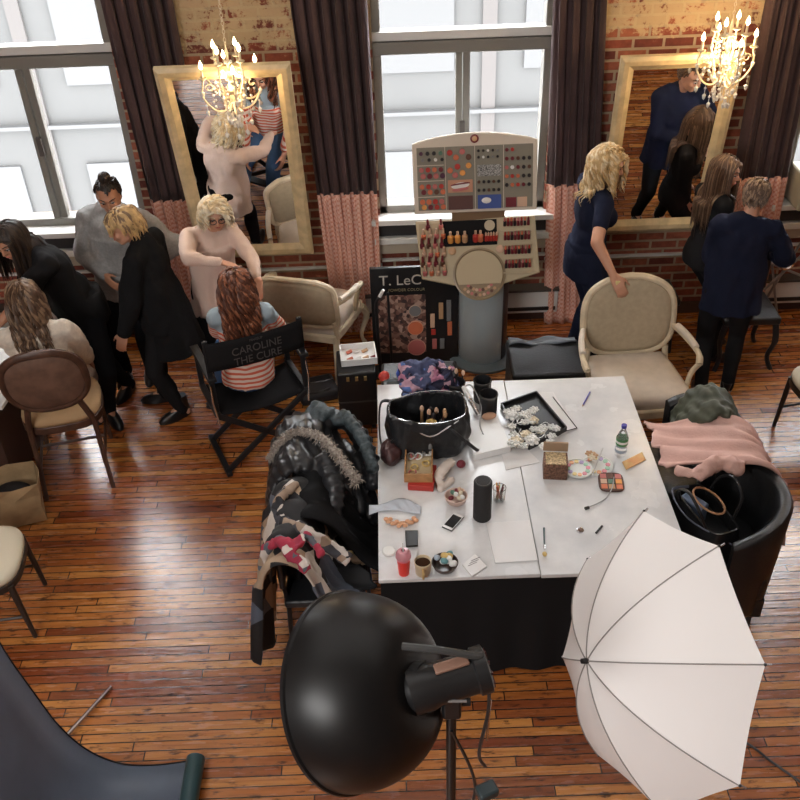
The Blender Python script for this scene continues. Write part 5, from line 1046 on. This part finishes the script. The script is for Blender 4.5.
# shoe like brush roll, fluffy bowl, red ball
def rollpouch():
    g = MB(); g.tube(spline([on(441, 486, .77), on(439, 476, .79), on(446, 466, .81), on(452, 462, .80)], 5), [.02]*4+[.034]*6+[.03]*6, 12, .8); g.cap(on(441, 488, .77), on(452, 480, .77), .022, .018)
    o = finish(vox(g, .006, 2, .005, 30), 'white_slipper', mat('cream_suede', (.66, .58, .52), .8), None, 180); ORG[o.name] = (V(), 0); tag(o, 'small cream slipper shaped pouch beside the wooden box', 'pouch'); MB().tube(spline([on(438, 490, .765), on(436, 478, .77), on(441, 466, .79)], 4), .007, 6).build('dark_sole', cols['brown'], o)
rollpouch(); small('red_sponge', 'round dark red sponge beside the cream slipper pouch', 'sponge', MB().ell(on(461, 464, .785), (.026, .026, .022), None, 14, 10), cols['wine'])
b = on(456, 503, T); t = thing('trinket_bowl', 'round pink and cream bowl full of trinkets in the middle left of the table', 'bowl', b); MB().lathe([(.03, 0), (.05, .02), (.062, .055), (.058, .055), (.046, .025), (.001, .012)], b, n=28).build('bowl_wall', mat('blush_ceramic', (.62, .45, .38), .4), t)
for k in range(10):
    p = b+V((rr.uniform(-.035, .035), rr.uniform(-.03, .04), .055+rr.uniform(0, .02))); small('trinket', 'small round trinket in the pink and cream bowl', 'trinket', MB().ell(p, (.016, .013, .012), rotz(rr.random()*3), 10, 6), [petal2, petal, cols['nude'], cols['wine'], cols['green']][k % 5], 'trinkets in the bowl')
b = on(482, 517, T); t = thing('cylinder_speaker', 'tall black cylindrical speaker standing on the table', 'speaker', b); MB().lathe([(.045, 0), (.048, .005), (.048, .245), (.044, .252)], b, n=32).build('speaker_body', mat('black_speaker_mesh', (.02, .02, .021), .7, bump=.3, bs=400), t); MB().lathe([(.040, .251), (.038, .254), (.028, .248), (.001, .248)], b, n=28).build('top_grille', mat('dark_grey_trim', (.05, .05, .05), .4), t)
b = on(499, 500, T); t = thing('glass_tumbler', 'clear tumbler of coloured sticks right of the black speaker', 'glass', b); MB().lathe([(.03, 0), (.036, .09), (.033, .09), (.027, .006), (.001, .006)], b, n=24).build('glass_wall', glass, t)
for k in range(9):
    p = b+V((rr.uniform(-.015, .015), rr.uniform(-.015, .015), .01)); small('coloured_stick', 'coloured stick standing in the clear tumbler', 'stick', MB().cyl(p, p+V((rr.uniform(-.02, .02), rr.uniform(-.02, .02), .10)), .004, None, 6), [cols['coral'], cols['gold'], cols['nude'], cols['brown'], cols['wine']][k % 5], 'sticks in the tumbler')
# phone
c = on(453, 522, T+.006); t = thing('smartphone', 'white framed smartphone lying on the table', 'phone', c); R = rotz(-.62); MB().box(c, (.062, .125, .009), R).build('phone_body', mat('dark_phone_back', (.03, .03, .03), .3), t, bev=.004); MB().box(c+V((0, 0, .005)), (.058, .121, .001), R).build('white_bezel', white_plastic, t); MB().box(c+V((0, 0, .0062)), (.052, .09, .001), R).build('screen', mat('dark_screen', (.015, .017, .02), .1), t)
# drinks and dishes at the near left corner
b = on(404, 573, T); t = thing('pink_drink_cup', 'clear plastic cup of red drink with a domed lid', 'cup', b); MB().lathe([(.026, 0), (.033, .10)], b, n=24).build('red_drink', mat('red_drink', (.80, .06, .05), .3), t); MB().lathe([(.033, .10), (.037, .115), (.038, .12)], b, n=24, cap=False).build('cup_lip', mat('pink_plastic', (.75, .22, .30), .3), t); MB().lathe([(.033, .10), (.034, .102), (.001, .103)], b, n=20).build('foam', mat('pink_plastic', (.75, .22, .30), .3), t); MB().lathe([(.039, .118), (.036, .14), (.024, .155), (.010, .158)], b, n=24, cap=False).build('dome_lid', mat('pink_clear_lid', (.85, .45, .5), .1, trans=.5), t); MB().cyl(b+V((0, 0, .12)), b+V((.0, .02, .19)), .004, None, 8).build('straw', white_plastic, t)
b = on(423, 573, T); t = thing('coffee_mug', 'cream mug of black coffee with the handle towards the camera', 'mug', b); MB().lathe([(.032, 0), (.038, .01), (.043, .085), (.040, .087), (.036, .06), (.001, .058)], b, n=28).build('mug_wall', mat('cream_glaze', (.58, .48, .32), .3), t); MB().lathe([(.038, .070), (.001, .071)], b, n=24).build('coffee', mat('black_coffee', (.035, .015, .008), .1), t); MB().tube(spline([b+V((.0, -.04, .07)), b+V((0, -.068, .06)), b+V((0, -.066, .03)), b+V((0, -.04, .02))], 5), .006, 8).build('handle', mat('mustard_glaze', (.45, .3, .12), .35), t)
b = on(445, 569, T); t = thing('dark_bowl', 'dark bowl filled with crumpled wrappers near the front table edge', 'bowl', b); MB().lathe([(.035, 0), (.055, .02), (.066, .05), (.062, .05), (.05, .022), (.001, .012)], b, n=28).build('bowl_wall', mat('dark_brown_glaze', (.05, .03, .025), .3), t)
for k in range(9):
    p = b+V((rr.uniform(-.04, .04), rr.uniform(-.03, .04), .055+rr.uniform(0, .025))); pouch(p, (.022, .018, .014), rotz(rr.random()*3), 'wrapper', 'crumpled wrapper piled in the dark bowl', 'wrapper', [mat('white_tissue', (.75, .75, .74), .8), mat('teal_foil', (.12, .28, .3), .4), petal2, cols['gold'], mat('pale_blue_label', (.35, .42, .5), .5)][k % 5], .006)['group'] = 'wrappers in the dark bowl'
t = slab('business_card_stack', 'small white card with dark writing at the front edge of the table', 'card', [(462, 564), (472, 576), (487, 566), (475, 554)], .765, .014, paper); ORG[t.name] = (V(), 0)
for k in range(3): a, b_ = on(468+k*1.5, 566-k*2.5, .7662), on(477+k*1.5, 562-k*2.5, .7662); MB().cyl(a, b_, .0012, None, 4).build('written_line', cols['dark'], t)
t = slab('paper_sheets', 'blank white sheet of paper at the front of the table over the seam', 'paper', [(486, 523), (495, 563), (538, 560), (530, 520)], .756, .004, paper); t = slab('paper_sheet_small', 'white paper leaning flat beside the black tool cups near the tray', 'paper', [(500, 448), (506, 470), (540, 462), (527, 449)], .7545, .003, paper)
a, b_ = on(544, 528, .757), on(544.5, 545, .757); t = small('makeup_brush', 'single dark makeup brush lying near the front table edge', 'brush', MB().cyl(a, b_, .0055, .004, 8), mat('dark_teal_lacquer', (.02, .05, .06), .3)); MB().cyl(b_, on(544.6, 549, .757), .005, None, 8).build('ferrule', chrome, t); MB().ell(on(544.6, 554, .76), (.012, .016, .009), None, 10, 6).build('bristles', cols['gold'], t)
t = small('compact_mirror', 'small round silver compact lying by the umbrella edge', 'compact', MB().lathe([(.018, 0), (.019, .008), (.001, .010)], on(580, 531, T), n=20), chrome); MB().lathe([(.012, .009), (.001, .011)], on(580, 531, T), n=16).build('dark_inlay', cols['brown'], t)
t = small('lip_gloss', 'tiny black tube next to the silver compact', 'lip gloss', MB().cyl(on(596, 533, .757), on(602, 526, .757), .006, None, 8), black_plastic); MB().cyl(on(584, 543, .757), on(584, 535, .757), .004, None, 8)
# peach beads, white cloth, pads
t = None
for k in range(15):
    q_ = k/14; p = on(386+30*q_, 519+5*math.sin(q_*PI)+2*math.sin(k*2.3), .765); small('peach_bead', 'peach bead lying by the creased cloth, %s bead from the left' % ORD[k], 'bead', MB().ell(p, (.014, .012, .011), None, 10, 6), mat('peach_bead_glaze', (.65, .35, .2), .4), 'peach beads')
g = MB().grid(lambda u, v: tuple(on(369+52*u, 515-10*v+(-9+8*u)*math.sin(u*2.4)+(3*v)*math.sin(u*7), .757+.006*abs(math.sin(u*14+v*3)))), 34, 8); small('white_cloth', 'creased pale blue white cloth hanging over the left table edge', 'cloth', g, mat('pale_blue_cloth', (.50, .54, .60), .85), smooth=180, solid=.003)
t = slab('black_card', 'small black square compact behind the pink drink', 'compact', [(405, 530), (406, 546), (418, 545), (418, 530)], .765, .013, black_plastic)
small('cotton_pad', 'white oval pad left of the pink drink', 'pad', MB().lathe([(.034, 0), (.036, .006), (.03, .012), (.001, .013)], on(389, 552, T), n=22), petal2)
# wicker box, palettes, brown palette, cable
c = on(555, 480, T); t = thing('woven_box', 'brown woven box with its lid open on the right half of the table', 'box', c); P = PT(c, rotz(-.12)); MB().box(P(0, .06, .05), (.13, .12, .10), rotz(-.12)).build('box_body', mat('brown_weave', (.17, .085, .055), .7, var=.5, vs=90, bump=.6, bs=160), t, bev=.004); MB().box(P(0, .13, .13), (.135, .012, .06), rotz(-.12)).build('lid', mat('tan_weave', (.36, .25, .16), .7), t, bev=.003)
MB().box(P(0, .06, .102), (.11, .10, .006), rotz(-.12)).build('contents', mat('straw_filling', (.5, .38, .22), .8, var=.5, vs=120), t)
pastel = ['pink', 'mint', 'lilac', 'butter', 'peach']; pcol = [(.75, .32, .38), (.40, .62, .48), (.45, .38, .6), (.75, .62, .3), (.75, .42, .25)]
for j, (x, y, r) in enumerate(((578, 469, .078), (597, 466, .085))):
    c = on(x, y, T+.012*(1-j)+.004); t = thing('pastel_palette', ['round pastel eyeshadow palette beside the woven box', 'round clear pastel palette next to the brown palette'][j], 'palette', c); MB().lathe([(r, 0), (r+.003, .008), (r*.95, .010), (r*.93, .005), (.001, .005)], c, n=34).build('palette_dish', mat('clear_frosted', (.72, .74, .72), .3), t)
    for k in range(12): a = k*PI/6; MB().lathe([(r*.16, .004), (r*.16, .010), (.001, .010)], c+V((r*.7*math.cos(a), r*.7*math.sin(a), 0)), n=10).build('pastel_pan', mat(pastel[k % 5]+'_powder', pcol[k % 5], .8), t)
for k in range(5):
    c = on(590+rr.uniform(-5, 5), 453+rr.uniform(-4, 5), .79); g = MB(); g.ell(c, .012, None, 8, 6)
    for i in range(6): a = i*PI/3; g.ell(c+V((.016*math.cos(a), .016*math.sin(a), 0)), (.012, .009, .006), rotz(a), 8, 5)
    small('hair_flower', 'cream and tan fabric flower on top of the pastel palettes', 'flower', g, petal if k % 2 else cols['tan'], 'flowers on the pastel palettes')
small('thin_brush', 'thin clear handled brush leaning on the pastel palettes', 'brush', MB().cyl(on(592, 476, .775), on(603, 448, .79), .003, None, 6), mat('clear_handle', (.6, .6, .6), .2))
c = on(611, 483, T+.002); t = thing('brown_palette', 'brown makeup palette of coral and tan pans beside the pastel palettes', 'palette', c); P = PT(c, rotz(-.1))
MB().prism(oval(0, 0, .068, .075, 28, 4), c, rotz(-.1), 0, .012).build('palette_case', mat('dark_brown_case', (.08, .035, .025), .4), t, bev=.003)
for i in range(3):
    for j in range(3): MB().box(P(-.04+.04*i, -.042+.042*j, .0125), (.033, .035, .003), rotz(-.1)).build('powder_pan', cols[['coral', 'nude', 'rose', 'tan', 'green', 'brown', 'coral', 'orange', 'rose'][i*3+j]], t)
t = small('charging_cable', 'grey cable with a black plug curling off the brown palette', 'cable', MB().tube(spline([on(614, 477, .775), on(612, 488, .77), on(606, 498, .757), on(596, 504, .757), on(588, 507, .757)], 7), .003, 6), mat('grey_cord', (.4, .4, .4), .5)); MB().box(on(587, 508, .759), (.025, .014, .01), rotz(.3)).build('plug', black_plastic, t)
g = MB().grid(lambda u, v: tuple(on(622+20*u+4*v, 462-10*u+8*v, .7535+.004*abs(math.sin(u*9+v*4)))), 12, 8); small('yellow_reflection', 'thin yellow and orange sheet painted as a reflection near the right table edge', 'cloth', g, mat('yellow_reflection_tint', (.72, .55, .25), .8, col2=(.7, .35, .15), vs=12), smooth=180, solid=.002)  # tinted sheet stands in for a smeared reflection on the table top
# ---------------- studio lamp with beauty dish ----------------
Cn = V((0, 0, H))+ray(352, 690)*(2.55/F); ax = V((-.83, .35, -.49)).normalized()
sl = thing('studio_lamp', 'black studio flash lamp with a large beauty dish in the foreground', 'studio lamp', (.2, 1.49, 0)); RA = frame(ax)       # z along the opening
gloss_black = mat('satin_black_enamel', (.007, .007, .0075), .38, spec=.4)
R0, D0 = .262, .225; prof = []
for i in range(15):
    q = i/14; r = .062+(R0-.062)*math.sin(q*PI/2)**.92; prof.append((r, -D0+D0*(1-math.cos(q*PI/2))**1.0*1.0))
outer = prof+[(R0+.006, .004), (R0+.006, .014), (R0-.004, .014)]; inner = [(r-.004, z+.004) for r, z in prof][::-1]
MB().lathe(outer+inner, Cn, RA, 72, cap=False).build('beauty_dish', gloss_black, sl, smooth=50)
ap = Cn-ax*D0
MB().lathe([(.064, -.03), (.066, .012)], ap, RA, 32).build('dish_mount', black_plastic, sl)
bd = ap-ax*.03; dr_ = (V((0, 0, H))+ray(500, 664)*(2.42/F)-bd).normalized(); RBd = frame(dr_); 
MB().lathe([(.060, -.05), (.060, .0), (.055, .02), (.055, .12), (.062, .125), (.062, .155), (.05, .16)], bd, RBd, 32).build('lamp_body', black_plastic, sl)
for k in range(10): a = 2*PI*k/10; MB().box(bd+dr_*.162+RBd@V((.04*math.cos(a), .04*math.sin(a), 0)), (.005, .022, .004), RBd@M.Rotation(a-PI/2, 3, 'Z')).build('vent_slot', mat('dark_red_vent', (.10, .03, .03), .4), sl)
MB().tube(spline([ap+V((-.04, .04, .115)), bd+V((.03, .03, .105)), bd+dr_*.12+V((0, 0, .068)), bd+dr_*.14+V((0, 0, .06))], 6), .010, 8).build('umbrella_bracket', mat('grey_bracket', (.06, .06, .06), .35, .3), sl)
MB().box(bd+dr_*.06+V((0, 0, .060)), (.09, .03, .010), basis3(dr_, V((0, 0, 1)).cross(dr_).normalized(), dr_.cross(V((0, 0, 1)).cross(dr_).normalized()))).build('carry_handle', mat('copper_brown_label', (.25, .14, .10), .4), sl, bev=.003)
MB().box(bd+dr_*.06+V((.0, -.057, -.012)), (.07, .003, .008), rotz(-.05)).build('grey_label_strip', mat('grey_strip', (.2, .2, .2), .5), sl)
px_ = bd+dr_*.06; px_ = V((px_.x, px_.y, 0)); ht = (bd+dr_*.06).z
MB().box(V((px_.x, px_.y, ht-.09)), (.05, .06, .09)).build('tilt_bracket', black_plastic, sl, bev=.008); MB().cyl(V((px_.x-.05, px_.y, ht-.09)), V((px_.x+.05, px_.y, ht-.09)), .016, None, 12).build('tilt_knob', black_plastic, sl)
MB().cyl(V((px_.x, px_.y, .75)), V((px_.x, px_.y, ht-.1)), .014, None, 14).build('stand_pole', black_plastic, sl); MB().cyl(V((px_.x, px_.y, .12)), V((px_.x, px_.y, .78)), .018, None, 14).build('stand_pole', black_plastic, sl); MB().cyl(V((px_.x, px_.y, .74)), V((px_.x, px_.y, .80)), .025, None, 14).build('locking_collar', black_plastic, sl)
for k in range(3): a = 1.2+k*2*PI/3; d = V((math.cos(a), math.sin(a), 0)); MB().cyl(px_+V((0, 0, .62)), px_+d*.42+V((0, 0, .015)), .010, None, 8).build('leg', black_plastic, sl); MB().cyl(px_+V((0, 0, .2)), px_+d*.30+V((0, 0, .19)), .006, None, 6).build('brace', black_plastic, sl)
e = V((0, 0, H))+ray(489, 690)*(2.4/F)
MB().tube(spline([e, e+V((.0, 0, -.1)), e+V((-.02, 0, -.28)), e+V((.0, .01, -.36))], 6), .005, 6).build('power_cord', black_plastic, sl); MB().cyl(e+V((.005, 0, -.04)), e+V((.0, 0, -.22)), .0035, None, 6).build('grey_rod', chrome, sl)
MB().box(V((0, 0, H))+ray(487, 791)*(2.45/F), (.055, .04, .03), rotz(.4)).build('sync_plug', mat('dark_teal_plastic', (.03, .045, .05), .3), sl, bev=.006)
MB().tube(spline([V((px_.x, px_.y-.015, ht-.2)), V((px_.x+.07, px_.y, ht-.5)), V((px_.x+.03, px_.y, ht-.8)), V((px_.x+.02, px_.y-.02, .6))], 7), .005, 6).build('power_cord', black_plastic, sl)
# ---------------- white umbrella ----------------
A = V((0, 0, H))+ray(587, 661)*(2.92/F); na = V((-.905, -.25, .33)).normalized(); um = thing('photo_umbrella', 'large white photo umbrella on a stand in the right foreground', 'umbrella', (.95, 2.12, 0)); RU = frame(na, (0, 0, 1)); RR, HH = .474, .26; PH0 = .03
def canopy(u, v, off=0):
    ph = u*2*PI; k = PI/8; loc = ((u*8) % 1-.5)*2*k*1.0; ch = math.cos(k)/math.cos(loc); sag = 1-.055*(1-(loc/k)**2)*math.sin(PI*min(1, v*1.0))**1; rr_ = RR*v*(ch*(v)+(1-v)*((ch+1)/2))*(1-.02*(1-(loc/k)**2)*v)
    z = -HH*(v**1.9)-(.012*(1-(loc/k)**2)*math.sin(PI*v)); return A+RU@V((rr_*math.cos(ph+PH0), rr_*math.sin(ph+PH0), z+off))
for k in range(8):
    MB().grid(lambda u, v, k=k: canopy((k+.0001+u*.9998)/8, .012+.988*v), 12, 16).build('canopy_panel', mat('white_umbrella_nylon', (.84, .81, .80), .65), um, smooth=180)
    MB().tube([canopy(k/8, .01+.99*i/14, .0015) for i in range(15)], .0022, 5).build('seam', mat('grey_seam', (.28, .26, .25), .6), um)
    MB().tube([canopy(k/8, .02+1.0*i/14, -.006) for i in range(15)], .003, 6).build('rib', chrome, um)
    MB().cyl(canopy(k/8, .52, -.006), A-na*.22, .0025, None, 6).build('strut', chrome, um); MB().ell(canopy(k/8, 1.0), .005, None, 8, 6).build('rib_tip', black_plastic, um)
MB().cyl(A+na*.02, A-na*.02, .008, .012, 12).build('ferrule', black_plastic, um); MB().cyl(A, A-na*.62, .005, None, 10).build('shaft', chrome, um)
j = A-na*.45; MB().box(j, (.05, .06, .07)).build('clamp', black_plastic, um, bev=.008); MB().cyl(V((j.x, j.y, .12)), j, .013, None, 12).build('stand_pole', black_plastic, um)
MB().lathe([(.05, -.10), (.055, .10), (.03, .13)], j+V((.0, .0, .10)), frame((-.8, -.3, .2)), 20).build('flash_head', black_plastic, um)
for k in range(3): a = .5+k*2*PI/3; d = V((math.cos(a), math.sin(a), 0)); b0 = V((j.x, j.y, 0)); MB().cyl(b0+V((0, 0, .6)), b0+d*.42+V((0, 0, .015)), .010, None, 8).build('leg', black_plastic, um); MB().cyl(b0+V((0, 0, .2)), b0+d*.3+V((0, 0, .19)), .006, None, 6).build('brace', black_plastic, um)
t = small('floor_cable', 'thin black cable running over the floor at the lower right', 'cable', MB().tube(spline([on(700, 720, .006), on(745, 742, .006), on(772, 762, .006), on(812, 792, .006), on(840, 830, .006)], 7), .006, 6), black_plastic)
# ---------------- backdrop sweep ----------------
bp_ = spline([V((-1.10, 0, .045)), V((-1.28, 0, .02)), V((-1.44, 0, .045)), V((-1.57, 0, .16)), V((-1.66, 0, .36)), V((-1.72, 0, .66)), V((-1.77, 0, 1.0)), V((-1.785, 0, 1.5)), V((-1.79, 0, 2.0))], 6)
bk_ = thing('backdrop', 'curved dark blue grey backdrop sheet with a rolled end at the lower left', 'backdrop', (-1.5, 1.9, 0)); Y1 = 2.66
g = MB().grid(lambda u, v: (lambda c: (c.x, Y1-1.6*v, c.z))(along(bp_, u)), 48, 10); g.build('sheet', mat('slate_backdrop_vinyl', (.09, .112, .155), .5, var=.12, vs=3), bk_, smooth=180, solid=.006)
MB().tube([V((p.x, Y1, p.z)) for p in bp_], .006, 6).build('edge_binding', black_cloth, bk_)
MB().cyl((-1.07, Y1+.01, .055), (-1.07, 1.06, .055), .045, None, 20).build('rolled_end', mat('teal_vinyl_roll', (.035, .075, .085), .3), bk_)
MB().cyl((-1.80, Y1+.03, 2.02), (-1.80, 1.0, 2.02), .025, None, 12).build('cross_bar', chrome, bk_)
for y in (Y1+.01, 1.05): MB().cyl((-1.83, y, 0), (-1.83, y, 2.04), .014, None, 10).build('stand_pole', black_plastic, bk_)
p, q = on(55, 708, .02), on(111, 687, .012); MB().cyl((-1.83, Y1+.01, .06), q, .011, None, 8).build('leg', chrome, bk_)

# each small thing of a heap is told apart by its place in it
def number(key, text):
    its = sorted([o for o in C.objects if o.get('category') and o.get('label', '').startswith(key)], key=lambda o: sum((V(c) for c in o.bound_box), V()).x if o.type == 'MESH' else o.location.x)
    for i, o in enumerate(its): o['label'] = text % ORD[i]
for k_, t_ in (('small cream fabric flower in the heap', 'small cream fabric flower beside the black tray, %s from the left'), ('small round trinket', 'small round trinket in the pink and cream bowl, %s from the left'),
               ('dark makeup brush standing', 'dark makeup brush in the black tote bag, %s from the left'), ('crumpled wrapper', 'crumpled wrapper in the dark bowl, %s from the left'), ('small cosmetic tube', 'small cosmetic tube in the white tray, %s from the left'),
               ('small bracelet', 'small bracelet in the open wooden box, %s from the left'), ('coloured stick', 'coloured stick in the clear tumbler, %s from the left'), ('cream and tan fabric flower', 'fabric flower on the pastel palettes, %s from the left'),
               ('makeup brush standing in the tool cup', 'makeup brush in the tool cup nearest the tote bag, %s from the left')): number(k_, t_)
